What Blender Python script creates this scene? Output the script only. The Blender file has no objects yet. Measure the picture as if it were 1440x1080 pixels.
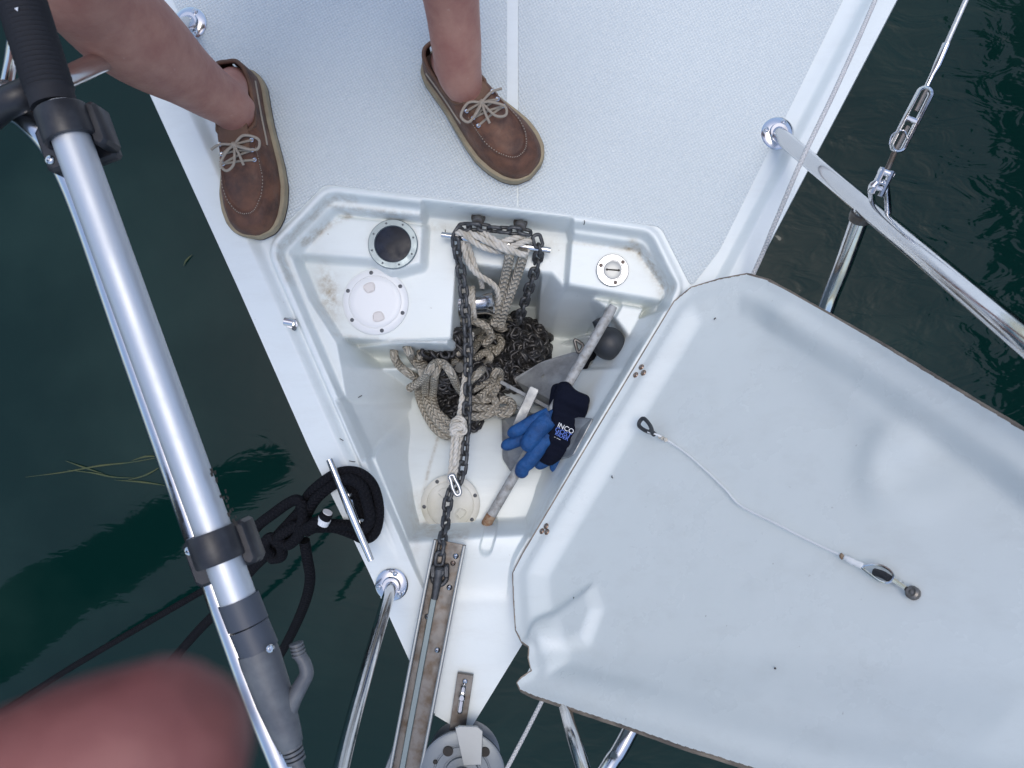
import bpy, bmesh, math, random
import numpy as np
from mathutils import Vector, Matrix
random.seed(7); rng = np.random.default_rng(7)
SC = bpy.context.scene
COL = SC.collection
R = math.radians

# ------------------------------------------------------------------ camera
CH, FPX = 1.36, 1088.0                 # camera height above the deck, focal length in photo pixels
cd = bpy.data.cameras.new('camera'); cam = bpy.data.objects.new('camera', cd); COL.objects.link(cam)
cam.location = (0, 0, CH); cam.rotation_euler = (0, 0, 0)
cd.sensor_width = 36; cd.lens = FPX / 1440 * 36
cd.clip_start = 0.005; cd.clip_end = 500
cd.dof.use_dof = True; cd.dof.focus_distance = 1.36; cd.dof.aperture_fstop = 12.5
SC.camera = cam
# ------------------------------------------------------------------ light
SUN_EL, SUN_AZ = R(86), R(40)          # azimuth clockwise from +Y
w = bpy.data.worlds.new('World'); SC.world = w; w.use_nodes = True
nt = w.node_tree; bg = nt.nodes['Background']
sky = nt.nodes.new('ShaderNodeTexSky'); sky.sky_type = 'NISHITA'; sky.sun_disc = False
sky.sun_elevation = SUN_EL; sky.sun_rotation = SUN_AZ; sky.dust_density = 2.0; sky.air_density = 1.0; sky.ozone_density = 1.0
nt.links.new(sky.outputs[0], bg.inputs[0]); bg.inputs[1].default_value = 0.145
sl = bpy.data.lights.new('sun', 'SUN'); sl.energy = 0.7; sl.angle = R(26); sl.color = (1, .965, .91)
so = bpy.data.objects.new('sun', sl); COL.objects.link(so)
sd_ = Vector((math.sin(SUN_AZ)*math.cos(SUN_EL), math.cos(SUN_AZ)*math.cos(SUN_EL), math.sin(SUN_EL)))
so.rotation_euler = sd_.to_track_quat('Z', 'Y').to_euler(); so.location = sd_*20
SC.view_settings.view_transform = 'Standard'; SC.view_settings.look = 'None'
SC.view_settings.gamma = 1; SC.view_settings.exposure = 0.57
SC.render.engine = 'CYCLES'

# ------------------------------------------------------------------ helpers
def g(px, py, z=0.0):
    k = (CH - z) / FPX
    return Vector(((px-720)*k, (540-py)*k, z))
def G(pts, z=None):
    return [g(*p) if z is None else g(p[0], p[1], z) for p in pts]
def sm(a, b, x):
    t = np.clip((x-a)/(b-a), 0, 1); return t*t*(3-2*t)
def spline(pts, n=8, closed=False):
    P = [Vector(p) for p in pts]; out = []; m = len(P)
    for i in range(m if closed else m-1):
        if closed: a, b, c, d = P[i-1], P[i], P[(i+1) % m], P[(i+2) % m]
        else: a, b, c, d = P[max(i-1, 0)], P[i], P[i+1], P[min(i+2, m-1)]
        for k in range(n):
            t = k/n
            out.append(.5*((2*b)+(c-a)*t+(2*a-5*b+4*c-d)*t*t+(3*b-a-3*c+d)*t**3))
    if not closed: out.append(P[-1].copy())
    return out
class MB:
    def __init__(s): s.v = []; s.f = []; s.uv = {}
    def add(s, v, f):
        o = len(s.v); s.v += [tuple(p) for p in v]; s.f += [tuple(o+i for i in q) for q in f]; return o
    def tube(s, pts, r, seg=10, closed=False, cap=True, flat=1.0, up=None, vscale=1.0):
        pts = [Vector(p) for p in pts]; n = len(pts)
        rad = r if isinstance(r, (list, tuple)) else [r]*n
        T = []
        for i in range(n):
            a = pts[i-1] if (i or closed) else pts[0]; b = pts[(i+1) % n] if (i < n-1 or closed) else pts[-1]
            t = (b-a); T.append(t.normalized() if t.length > 1e-9 else Vector((0, 0, 1)))
        u0 = Vector(up) if up else (Vector((0, 0, 1)) if abs(T[0].z) < .9 else Vector((1, 0, 0)))
        N = (u0 - T[0]*u0.dot(T[0])).normalized()
        v = []; L = 0; Ls = []
        for i in range(n):
            if i:
                N = (N - T[i]*N.dot(T[i]))
                N = N.normalized() if N.length > 1e-6 else T[i].orthogonal().normalized()
                L += (pts[i]-pts[i-1]).length
            Ls.append(L); B = T[i].cross(N)
            for k in range(seg):
                a = 2*math.pi*k/seg
                v.append(pts[i] + (N*math.cos(a)*flat + B*math.sin(a))*rad[i])
        f = []; o = len(s.v)
        m = n if closed else n-1
        for i in range(m):
            for k in range(seg):
                j = (i+1) % n; k2 = (k+1) % seg
                f.append((i*seg+k, i*seg+k2, j*seg+k2, j*seg+k))
                l1 = Ls[j] if j > i else L + (pts[0]-pts[-1]).length
                s.uv[len(s.f)+len(f)-1] = ((Ls[i], k/seg), (Ls[i], (k+1)/seg), (l1, (k+1)/seg), (l1, k/seg))
        if cap and not closed:
            f.append(tuple(range(seg))[::-1]); f.append(tuple((n-1)*seg+k for k in range(seg)))
        s.add(v, f); return s
    def rope3(s, pts, R_, pitch=None, seg=6):
        pts = [Vector(p) for p in pts]; pitch = pitch or R_*6.5
        n = len(pts); T = []
        for i in range(n): T.append((pts[min(i+1, n-1)]-pts[max(i-1, 0)]).normalized())
        N = T[0].orthogonal().normalized(); fr = []; L = 0
        for i in range(n):
            if i:
                N = (N-T[i]*N.dot(T[i])).normalized(); L += (pts[i]-pts[i-1]).length
            fr.append((pts[i], N.copy(), T[i].cross(N), L))
        for q in range(3):
            path = []
            for p, n_, b_, l in fr:
                a = 2*math.pi*(l/pitch+q/3); path.append(p+(n_*math.cos(a)+b_*math.sin(a))*R_*.5)
            s.tube(path, R_*.56, seg)
        return s
    def lathe(s, prof, c, axis=(0, 0, 1), seg=28, closed=False):
        ax = Vector(axis).normalized(); u = ax.orthogonal().normalized(); b = ax.cross(u); c = Vector(c)
        v = []; f = []; n = len(prof)
        for r_, h_ in prof:
            for k in range(seg):
                a = 2*math.pi*k/seg; v.append(c+ax*h_+(u*math.cos(a)+b*math.sin(a))*r_)
        for i in range(n if closed else n-1):
            for k in range(seg):
                j = (i+1) % n; k2 = (k+1) % seg
                f.append((i*seg+k, i*seg+k2, j*seg+k2, j*seg+k))
        if not closed:
            if prof[0][0] > 1e-5: f.append(tuple(range(seg))[::-1])
            if prof[-1][0] > 1e-5: f.append(tuple((n-1)*seg+k for k in range(seg)))
        s.add(v, f); return s
    def box(s, c, size, X=(1, 0, 0), Z=(0, 0, 1), bev=.15):
        X = Vector(X).normalized(); Z = Vector(Z); Z = (Z-X*Z.dot(X)).normalized(); Y = Z.cross(X); c = Vector(c)
        a, b, h = [q/2 for q in size]; e = min(a, b, h)*bev*2
        e = min(e, min(a, b, h)*.9)
        ring = [(a-e, b), (a, b-e), (a, -b+e), (a-e, -b), (-a+e, -b), (-a, -b+e), (-a, b-e), (-a+e, b)][::-1]
        v = []; f = []
        for z_, k in ((-h, 1), (-h+e, 0), (h-e, 0), (h, 1)):
            for x, y in ring:
                x2 = x-math.copysign(e, x)*.7*k; y2 = y-math.copysign(e, y)*.7*k
                v.append(c+X*x2+Y*y2+Z*z_)
        for i in range(3):
            for k in range(8):
                f.append((i*8+k, i*8+(k+1) % 8, i*8+8+(k+1) % 8, i*8+8+k))
        f.append(tuple(range(8))[::-1]); f.append(tuple(24+k for k in range(8)))
        s.add(v, f); return s
    def prism(s, top, thick, bev=.0):
        # polygon (3-D points, any winding) extruded downwards along its own normal
        P = [Vector(p) for p in top]; n = len(P); c = sum(P, Vector())/n
        nn = Vector()
        for i in range(n): nn += (P[i]-c).cross(P[(i+1) % n]-c)
        nn.normalize()
        if nn.z < 0: P.reverse(); nn = -nn
        v = [p + (c-p).normalized()*bev for p in P] + [p-nn*bev for p in P] + [p-nn*thick for p in P]
        f = [tuple(range(n)), tuple(2*n+k for k in range(n))[::-1]]
        for i in range(2):
            for k in range(n):
                k2 = (k+1) % n; f.append((i*n+n+k, i*n+n+k2, i*n+k2, i*n+k))
        s.add(v, f); return s
    def mesh(s, name, smooth=True, angle=40):
        me = bpy.data.meshes.new(name); me.from_pydata(s.v, [], s.f); me.update()
        if s.uv:
            l = me.uv_layers.new(name='UVMap')
            for p in me.polygons:
                q = s.uv.get(p.index)
                if q:
                    for k, li in enumerate(p.loop_indices): l.data[li].uv = q[k]
        if smooth:
            me.polygons.foreach_set('use_smooth', [True]*len(me.polygons))
            bm = bmesh.new(); bm.from_mesh(me); ca = R(angle)
            for e in bm.edges:
                if len(e.link_faces) == 2 and e.calc_face_angle(0) > ca: e.smooth = False
            bm.to_mesh(me); bm.free()
        return me
def wl(o):
    p = Vector((0, 0, 0))
    while o is not None: p += Vector(o.location); o = o.parent
    return p
def empty(name, loc, label, cat, group=None):
    o = bpy.data.objects.new(name, None); COL.objects.link(o); o.location = loc; o.empty_display_size = .05
    o['label'] = label; o['category'] = cat
    if group: o['group'] = group
    return o
def obj(name, me, m, parent=None, label=None, cat=None, group=None, kind=None, **kw):
    if isinstance(me, MB): me = me.mesh(name, **kw)
    if parent is None and cat:
        n = len(me.vertices); co = np.empty(n*3); me.vertices.foreach_get('co', co); co = co.reshape(-1, 3)
        c = (co.min(0)+co.max(0))/2; c[2] = co[:, 2].min()
        me.transform(Matrix.Translation(-Vector(c)))
    else: c = (0, 0, 0)
    o = bpy.data.objects.new(name, me); COL.objects.link(o)
    if m is not None and not me.materials: me.materials.append(m)
    o.location = c
    if parent is not None:
        o.parent = parent; o.location = -wl(parent)
    if label: o['label'] = label
    if cat: o['category'] = cat
    if group: o['group'] = group
    if kind: o['kind'] = kind
    return o
def inst(name, me, M4, parent):
    o = bpy.data.objects.new(name, me); COL.objects.link(o); o.parent = parent
    M4 = M4.copy(); M4.translation = M4.translation - wl(parent); o.matrix_local = M4
    return o
def frame(loc, z, x=None):
    z = Vector(z).normalized(); x = Vector(x) if x is not None else z.orthogonal()
    x = (x-z*x.dot(z)).normalized(); y = z.cross(x)
    M4 = Matrix((x, y, z)).transposed().to_4x4(); M4.translation = loc
    return M4
# 2-D polygon signed distance (negative inside) + nearest boundary point
def psd(P, X, Y, near=False):
    P = np.array([(p[0], p[1]) for p in P]); n = len(P)
    d2 = np.full(X.shape, 1e9); ins = np.zeros(X.shape, bool); nx = np.zeros(X.shape); ny = np.zeros(X.shape)
    for i in range(n):
        a = P[i]; b = P[(i+1) % n]; e = b-a
        t = np.clip(((X-a[0])*e[0]+(Y-a[1])*e[1])/max(e@e, 1e-12), 0, 1)
        qx = a[0]+t*e[0]; qy = a[1]+t*e[1]; q = (X-qx)**2+(Y-qy)**2
        m = q < d2; d2 = np.where(m, q, d2)
        if near: nx = np.where(m, qx, nx); ny = np.where(m, qy, ny)
        c = ((a[1] > Y) != (b[1] > Y))
        xi = a[0]+(Y-a[1])*(b[0]-a[0])/((b[1]-a[1]) if abs(b[1]-a[1]) > 1e-12 else 1e-12)
        ins ^= c & (X < xi)
    d = np.sqrt(d2); d = np.where(ins, -d, d)
    return (d, nx, ny) if near else d
def clipgrid(P, step):
    A = np.array([(p[0], p[1]) for p in P]); lo = A.min(0)-step; hi = A.max(0)+step
    xs = np.arange(lo[0], hi[0]+step, step); ys = np.arange(lo[1], hi[1]+step, step)
    X, Y = np.meshgrid(xs, ys); d, nx, ny = psd(P, X, Y, True)
    out = d > -step*.25
    X = np.where(out, nx, X); Y = np.where(out, ny, Y); ins = ~out
    r, c = X.shape; idx = np.arange(r*c).reshape(r, c)
    k = ins[:-1, :-1] | ins[1:, :-1] | ins[:-1, 1:] | ins[1:, 1:]
    F = np.stack([idx[:-1, :-1][k], idx[:-1, 1:][k], idx[1:, 1:][k], idx[1:, :-1][k]], 1)
    use = np.unique(F); mp = -np.ones(r*c, int); mp[use] = np.arange(len(use))
    return X.ravel()[use], Y.ravel()[use], np.where(out, 0, -d).ravel()[use], mp[F]
def round_poly(P, r, n=5):
    out = []; m = len(P)
    P = [Vector(p) for p in P]
    for i in range(m):
        a, b, c = P[i-1], P[i], P[(i+1) % m]
        u = (a-b); v = (c-b); k = min(r, u.length*.45, v.length*.45)
        p0 = b+u.normalized()*k; p1 = b+v.normalized()*k
        for q in range(n+1):
            t = q/n; out.append(p0*(1-t)**2+b*2*t*(1-t)+p1*t*t)
    return out
def pillow(poly, z0, h, step=.003, rr=.012, fn=None):
    # a soft rounded slab over a polygon (top and bottom skins)
    x, y, d, F = clipgrid(poly, step)
    pr = np.sqrt(np.clip(1-(1-np.clip(d/rr, 0, 1))**2, 0, 1))
    zz = z0(x, y) if callable(z0) else z0
    add = fn(x, y) if fn else 0
    top = np.stack([x, y, zz+pr*(h/2+add)], 1); bot = np.stack([x, y, zz-pr*h/2], 1)
    m = MB(); n = len(x)
    m.v = [tuple(p) for p in top]+[tuple(p) for p in bot]
    m.f = [tuple(int(i) for i in q) for q in F]+[tuple(int(i)+n for i in q[::-1]) for q in F]
    return m

# ------------------------------------------------------------------ materials
def mat(name, col, rough=.5, metal=0., spec=.5, bump=None, var=None, coat=0., rvar=None, bands=None):
    m = bpy.data.materials.new(name); m.use_nodes = True; t = m.node_tree; b = t.nodes['Principled BSDF']
    b.inputs['Base Color'].default_value = (*col, 1); b.inputs['Roughness'].default_value = rough
    b.inputs['Metallic'].default_value = metal; b.inputs['Specular IOR Level'].default_value = spec
    b.inputs['Coat Weight'].default_value = coat
    tc = t.nodes.new('ShaderNodeTexCoord')
    def noise(scale, det=5, rg=.6):
        n = t.nodes.new('ShaderNodeTexNoise'); n.inputs['Scale'].default_value = scale; n.inputs['Detail'].default_value = det
        n.inputs['Roughness'].default_value = rg; t.links.new(tc.outputs['Object'], n.inputs['Vector']); return n
    if var:        # (colour2, scale, low, high)
        n = noise(var[1]); r_ = t.nodes.new('ShaderNodeMapRange'); r_.inputs[1].default_value = var[2]; r_.inputs[2].default_value = var[3]
        t.links.new(n.outputs[0], r_.inputs[0])
        x = t.nodes.new('ShaderNodeMix'); x.data_type = 'RGBA'; x.inputs[6].default_value = (*col, 1); x.inputs[7].default_value = (*var[0], 1)
        t.links.new(r_.outputs[0], x.inputs[0]); t.links.new(x.outputs[2], b.inputs['Base Color'])
    if rvar:       # (scale, lo, hi)
        n = noise(rvar[0]); r_ = t.nodes.new('ShaderNodeMapRange'); r_.inputs[1].default_value = .3; r_.inputs[2].default_value = .7
        r_.inputs[3].default_value = rvar[1]; r_.inputs[4].default_value = rvar[2]
        t.links.new(n.outputs[0], r_.inputs[0]); t.links.new(r_.outputs[0], b.inputs['Roughness'])
    if bump:       # (scale, strength, distance)
        n = noise(bump[0]); bp = t.nodes.new('ShaderNodeBump'); bp.inputs['Strength'].default_value = bump[1]; bp.inputs['Distance'].default_value = bump[2]
        t.links.new(n.outputs[0], bp.inputs['Height']); t.links.new(bp.outputs[0], b.inputs['Normal'])
    return m
def braid(name, col, col2, pitch, n, strength, rough=.85, dist=.002):
    m = mat(name, col, rough, spec=.2); t = m.node_tree; b = t.nodes['Principled BSDF']
    uv = t.nodes.new('ShaderNodeUVMap'); sp = t.nodes.new('ShaderNodeSeparateXYZ'); t.links.new(uv.outputs[0], sp.inputs[0])
    def M(op, a, c=None):
        q = t.nodes.new('ShaderNodeMath'); q.operation = op
        for i, x in enumerate((a, c)):
            if x is None: continue
            if isinstance(x, (int, float)): q.inputs[i].default_value = x
            else: t.links.new(x, q.inputs[i])
        return q.outputs[0]
    u = M('MULTIPLY', sp.outputs[0], 2*math.pi/pitch); v = M('MULTIPLY', sp.outputs[1], 2*math.pi*n)
    # herringbone: direction of the strands alternates around the rope
    tri = M('ABSOLUTE', M('SUBTRACT', M('FRACT', M('MULTIPLY', sp.outputs[1], n/2)), .5))
    h = M('SINE', M('ADD', u, M('MULTIPLY', tri, 9.0)))
    edge = M('POWER', M('ABSOLUTE', M('COSINE', M('MULTIPLY', sp.outputs[1], math.pi*n))), .3)
    h2 = M('MULTIPLY', M('ADD', M('MULTIPLY', h, .5), .5), edge)
    bp = t.nodes.new('ShaderNodeBump'); bp.inputs['Strength'].default_value = strength; bp.inputs['Distance'].default_value = dist
    t.links.new(h2, bp.inputs['Height']); t.links.new(bp.outputs[0], b.inputs['Normal'])
    tc = t.nodes.new('ShaderNodeTexCoord'); nz = t.nodes.new('ShaderNodeTexNoise'); nz.inputs['Scale'].default_value = 30; nz.inputs['Detail'].default_value = 4
    t.links.new(tc.outputs['Object'], nz.inputs['Vector'])
    f = M('MULTIPLY', M('SUBTRACT', 1.0, M('MULTIPLY', h2, .65)), M('ADD', nz.outputs[0], .35))
    x = t.nodes.new('ShaderNodeMix'); x.data_type = 'RGBA'; x.inputs[6].default_value = (*col, 1); x.inputs[7].default_value = (*col2, 1)
    t.links.new(f, x.inputs[0]); t.links.new(x.outputs[2], b.inputs['Base Color'])
    return m
def gelcoat(name, col, dirt=False, rough=.32):
    m = mat(name, col, rough, spec=.45, coat=0); t = m.node_tree; b = t.nodes['Principled BSDF']; L = t.links
    tc = t.nodes.new('ShaderNodeTexCoord')
    n1 = t.nodes.new('ShaderNodeTexNoise'); n1.inputs['Scale'].default_value = 5; n1.inputs['Detail'].default_value = 6; n1.inputs['Roughness'].default_value = .65
    L.new(tc.outputs['Object'], n1.inputs['Vector'])
    x = t.nodes.new('ShaderNodeMix'); x.data_type = 'RGBA'; x.inputs[6].default_value = (*[c*.93 for c in col], 1); x.inputs[7].default_value = (*col, 1)
    L.new(n1.outputs[0], x.inputs[0]); last = x.outputs[2]
    # small specks of grime
    n2 = t.nodes.new('ShaderNodeTexNoise'); n2.inputs['Scale'].default_value = 75; n2.inputs['Detail'].default_value = 3
    L.new(tc.outputs['Object'], n2.inputs['Vector'])
    r2 = t.nodes.new('ShaderNodeMapRange'); r2.inputs[1].default_value = .745; r2.inputs[2].default_value = .80; r2.inputs[4].default_value = .55
    L.new(n2.outputs[0], r2.inputs[0])
    x2 = t.nodes.new('ShaderNodeMix'); x2.data_type = 'RGBA'; x2.inputs[7].default_value = (.22, .2, .17, 1)
    L.new(r2.outputs[0], x2.inputs[0]); L.new(last, x2.inputs[6]); last = x2.outputs[2]
    if dirt:
        at = t.nodes.new('ShaderNodeAttribute'); at.attribute_name = 'dirt'
        n3 = t.nodes.new('ShaderNodeTexNoise'); n3.inputs['Scale'].default_value = 55; n3.inputs['Detail'].default_value = 8; n3.inputs['Roughness'].default_value = .7
        L.new(tc.outputs['Object'], n3.inputs['Vector'])
        r3 = t.nodes.new('ShaderNodeMapRange'); r3.inputs[1].default_value = .36; r3.inputs[2].default_value = .70
        L.new(n3.outputs[0], r3.inputs[0])
        mu = t.nodes.new('ShaderNodeMath'); mu.operation = 'MULTIPLY'; L.new(r3.outputs[0], mu.inputs[0]); L.new(at.outputs['Fac'], mu.inputs[1])
        x3 = t.nodes.new('ShaderNodeMix'); x3.data_type = 'RGBA'; x3.inputs[7].default_value = (.30, .225, .125, 1)
        L.new(mu.outputs[0], x3.inputs[0]); L.new(last, x3.inputs[6]); last = x3.outputs[2]
    # faint run-off stains and scuffing
    mp = t.nodes.new('ShaderNodeMapping'); mp.inputs['Scale'].default_value = (2.2, 9, 5); mp.inputs['Rotation'].default_value = (0, 0, R(-32)); L.new(tc.outputs['Object'], mp.inputs['Vector'])
    n5 = t.nodes.new('ShaderNodeTexNoise'); n5.inputs['Scale'].default_value = 3; n5.inputs['Detail'].default_value = 9; n5.inputs['Roughness'].default_value = .72; L.new(mp.outputs[0], n5.inputs['Vector'])
    r5 = t.nodes.new('ShaderNodeMapRange'); r5.inputs[1].default_value = .50; r5.inputs[2].default_value = .78; r5.inputs[4].default_value = .30; L.new(n5.outputs[0], r5.inputs[0])
    x5 = t.nodes.new('ShaderNodeMix'); x5.data_type = 'RGBA'; x5.inputs[7].default_value = (.56, .575, .55, 1); L.new(r5.outputs[0], x5.inputs[0]); L.new(last, x5.inputs[6]); last = x5.outputs[2]
    L.new(last, b.inputs['Base Color'])
    n4 = t.nodes.new('ShaderNodeTexNoise'); n4.inputs['Scale'].default_value = 28; n4.inputs['Detail'].default_value = 7
    L.new(tc.outputs['Object'], n4.inputs['Vector'])
    bp = t.nodes.new('ShaderNodeBump'); bp.inputs['Strength'].default_value = .16; bp.inputs['Distance'].default_value = .004
    L.new(n4.outputs[0], bp.inputs['Height']); L.new(bp.outputs[0], b.inputs['Normal'])
    r4 = t.nodes.new('ShaderNodeMapRange'); r4.inputs[3].default_value = rough-.08; r4.inputs[4].default_value = rough+.15
    L.new(n1.outputs[0], r4.inputs[0]); L.new(r4.outputs[0], b.inputs['Roughness'])
    return m
GEL = gelcoat('white_gelcoat', (.765, .815, .805), dirt=True)
GELD = gelcoat('lid_gelcoat', (.765, .805, .79), rough=.24)
GELH = gelcoat('hull_gelcoat', (.765, .815, .805))
def nonskid():
    m = mat('nonskid_gelcoat', (.77, .78, .78), .5, spec=.35); t = m.node_tree; b = t.nodes['Principled BSDF']; L = t.links
    tc = t.nodes.new('ShaderNodeTexCoord'); mp = t.nodes.new('ShaderNodeMapping'); mp.inputs['Rotation'].default_value = (0, 0, R(17))
    L.new(tc.outputs['Object'], mp.inputs['Vector']); sp = t.nodes.new('ShaderNodeSeparateXYZ'); L.new(mp.outputs[0], sp.inputs[0])
    def M(op, a, c=None):
        q = t.nodes.new('ShaderNodeMath'); q.operation = op
        for i, x in enumerate((a, c)):
            if x is None: continue
            if isinstance(x, (int, float)): q.inputs[i].default_value = x
            else: L.new(x, q.inputs[i])
        return q.outputs[0]
    k = 2*math.pi/.0074
    a = M('SINE', M('MULTIPLY', sp.outputs[0], k)); c = M('SINE', M('MULTIPLY', sp.outputs[1], k))
    h = M('MULTIPLY', a, c)
    h = M('MULTIPLY_ADD', h, .5); h.node.inputs[2].default_value = .5
    bp = t.nodes.new('ShaderNodeBump'); bp.inputs['Strength'].default_value = 1.0; bp.inputs['Distance'].default_value = .0014
    L.new(h, bp.inputs['Height']); L.new(bp.outputs[0], b.inputs['Normal'])
    n1 = t.nodes.new('ShaderNodeTexNoise'); n1.inputs['Scale'].default_value = 4; n1.inputs['Detail'].default_value = 7; L.new(tc.outputs['Object'], n1.inputs['Vector'])
    n2 = t.nodes.new('ShaderNodeTexNoise'); n2.inputs['Scale'].default_value = 160; n2.inputs['Detail'].default_value = 2; L.new(tc.outputs['Object'], n2.inputs['Vector'])
    x = t.nodes.new('ShaderNodeMix'); x.data_type = 'RGBA'; x.inputs[6].default_value = (.62, .67, .67, 1); x.inputs[7].default_value = (.755, .805, .80, 1)
    L.new(n1.outputs[0], x.inputs[0])
    r2 = t.nodes.new('ShaderNodeMapRange'); r2.inputs[1].default_value = .76; r2.inputs[2].default_value = .8; r2.inputs[4].default_value = .6; L.new(n2.outputs[0], r2.inputs[0])
    x2 = t.nodes.new('ShaderNodeMix'); x2.data_type = 'RGBA'; x2.inputs[7].default_value = (.3, .27, .22, 1); L.new(r2.outputs[0], x2.inputs[0]); L.new(x.outputs[2], x2.inputs[6])
    # darker tone in the valleys of the moulded diamonds
    x3 = t.nodes.new('ShaderNodeMix'); x3.data_type = 'RGBA'; x3.inputs[6].default_value = (.57, .62, .63, 1)
    L.new(h, x3.inputs[0]); L.new(x2.outputs[2], x3.inputs[7]); L.new(x3.outputs[2], b.inputs['Base Color'])
    return m
NONSKID = nonskid()
STEEL = mat('polished_stainless', (.72, .72, .73), .14, 1, bump=(40, .03, .002), rvar=(60, .08, .24))
SATIN = mat('satin_stainless', (.52, .53, .54), .3, .9, rvar=(60, .2, .42), bump=(45, .05, .002))
WIRE = mat('wire_rope', (.62, .63, .63), .45, .6, bump=(500, .4, .001))
STEELD = mat('tea_stained_stainless', (.19, .18, .17), .42, .8, var=((.115, .085, .06), 38, .45, .72), rvar=(50, .35, .6), bump=(60, .08, .002))
ALU = mat('anodised_aluminium', (.60, .635, .68), .5, .7, rvar=(25, .44, .56))
SCREW = mat('rusty_screw', (.42, .36, .31), .4, 1, var=((.25, .11, .05), 400, .45, .6))
BLKP = mat('black_plastic', (.018, .019, .024), .42, var=((.03, .031, .036), 60, .4, .6), bump=(90, .12, .002))
GRIP = mat('black_foam_grip', (.014, .015, .02), .75, bump=(300, .3, .001))
NAVYP = mat('dark_collar_plastic', (.055, .065, .085), .5, bump=(150, .12, .001))
GREYP = mat('grey_nylon', (.085, .092, .105), .5, var=((.13, .14, .15), 35, .4, .65), bump=(120, .15, .001))
BLKR = braid('black_braid', (.010, .010, .013), (.003, .003, .005), .008, 8, .9, .8)
WHTR = braid('weathered_braid', (.72, .68, .59), (.30, .265, .21), .0115, 8, 1.0, .9, .004)
WHTT = mat('twisted_nylon', (.64, .61, .55), .7, spec=.25, var=((.45, .41, .34), 40, .4, .7), bump=(400, .4, .001))
THINR = braid('white_line', (.80, .80, .78), (.52, .52, .52), .006, 6, .6, .8)
CHAIN = mat('dull_galvanised_chain', (.115, .12, .125), .5, .55, var=((.055, .057, .062), 90, .35, .65), bump=(250, .3, .001))
CHAIND = mat('dark_chain', (.040, .041, .046), .38, .45, var=((.085, .08, .075), 60, .4, .7), bump=(250, .3, .001))  # darker tone than the single links, for the heap
GALV = mat('galvanised_steel', (.37, .39, .40), .5, .5, var=((.23, .24, .25), 28, .38, .66), bump=(60, .25, .003), rvar=(50, .38, .62))
GALVR = mat('galvanised_rusting', (.42, .43, .43), .65, .25, var=((.25, .24, .22), 90, .42, .66), bump=(90, .4, .003))
RUST = mat('rust', (.20, .085, .035), .85, 0, var=((.34, .25, .17), 90, .4, .6), bump=(150, .5, .002))
RAWEDGE = mat('raw_fibreglass_edge', (.16, .13, .105), .8, var=((.32, .26, .2), 30, .4, .65), bump=(90, .5, .003))
PLATE = mat('white_plastic', (.80, .81, .81), .35, bump=(50, .04, .002))
PLATEY = mat('aged_plastic', (.70, .69, .63), .45, bump=(50, .05, .002), var=((.58, .56, .47), 18, .4, .7))
PRINT = mat('moulded_icon', (.71, .67, .64), .5)
GLASS = mat('dark_acrylic', (.010, .013, .022), .25, spec=.22, rvar=(40, .2, .5), var=((.024, .034, .060), 28, .45, .75))
RINGM = mat('grey_ring', (.25, .30, .325), .38, .6, rvar=(50, .25, .5))
LEATHER = mat('brown_leather', (.165, .076, .045), .55, spec=.35, var=((.072, .038, .029), 32, .36, .66), bump=(90, .6, .003), rvar=(30, .40, .72))
LEATHER2 = mat('tan_leather', (.20, .105, .06), .55, spec=.35, var=((.12, .065, .042), 26, .38, .62), bump=(140, .35, .002))
LINING = mat('shoe_lining', (.06, .04, .03), .9)
SOLE = mat('gum_sole', (.38, .315, .205), .7, var=((.28, .225, .145), 30, .35, .65), bump=(120, .25, .002))
SOLED = mat('outsole', (.06, .045, .035), .8)
LACE = mat('rawhide_lace', (.34, .29, .23), .7, bump=(300, .3, .001))
THREAD = mat('seam_thread', (.34, .29, .23), .8)
def skin_mat():
    m = mat('skin', (.47, .245, .185), .5, spec=.35, var=((.37, .165, .13), 26, .34, .68), bump=(170, .45, .002))
    b = m.node_tree.nodes['Principled BSDF']; b.inputs['Subsurface Weight'].default_value = .12
    b.inputs['Subsurface Radius'].default_value = (.012, .005, .003); b.inputs['Subsurface Scale'].default_value = 1
    t = m.node_tree; L = t.links
    src = b.inputs['Base Color'].links[0].from_socket
    tc = t.nodes.new('ShaderNodeTexCoord'); n = t.nodes.new('ShaderNodeTexNoise'); n.inputs['Scale'].default_value = 62; n.inputs['Detail'].default_value = 3
    L.new(tc.outputs['Object'], n.inputs['Vector'])
    r = t.nodes.new('ShaderNodeMapRange'); r.inputs[1].default_value = .70; r.inputs[2].default_value = .78; r.inputs[4].default_value = .5; L.new(n.outputs[0], r.inputs[0])
    x = t.nodes.new('ShaderNodeMix'); x.data_type = 'RGBA'; x.inputs[7].default_value = (.62, .45, .37, 1); L.new(r.outputs[0], x.inputs[0]); L.new(src, x.inputs[6])
    L.new(x.outputs[2], b.inputs['Base Color'])
    return m
SKIN = skin_mat()
SKINF = mat('finger_skin', (.35, .140, .122), .55, var=((.23, .075, .07), 40, .36, .66), bump=(300, .4, .002))  # redder fingertip skin, also darkened to stand in for the phone's shade
CLOTH1 = mat('khaki_cotton', (.30, .26, .19), .9, bump=(200, .3, .002)); CLOTH2 = mat('navy_cotton', (.05, .07, .12), .9, bump=(200, .3, .002))
HAIR = mat('grey_hair', (.18, .15, .12), .8, bump=(200, .6, .003))
GBLUE = mat('blue_latex', (.014, .085, .26), .6, spec=.3, var=((.009, .05, .16), 45, .35, .65), bump=(75, .7, .007))
GNAVY = mat('navy_knit', (.006, .008, .018), .9, spec=.12, bump=(420, .6, .002))
INKW = mat('white_ink', (.75, .77, .8), .7); INKB = mat('blue_ink', (.11, .20, .62), .7)
RUBBER = mat('black_rubber', (.022, .026, .032), .5, var=((.045, .05, .056), 30, .4, .7), bump=(80, .2, .002))
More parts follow.
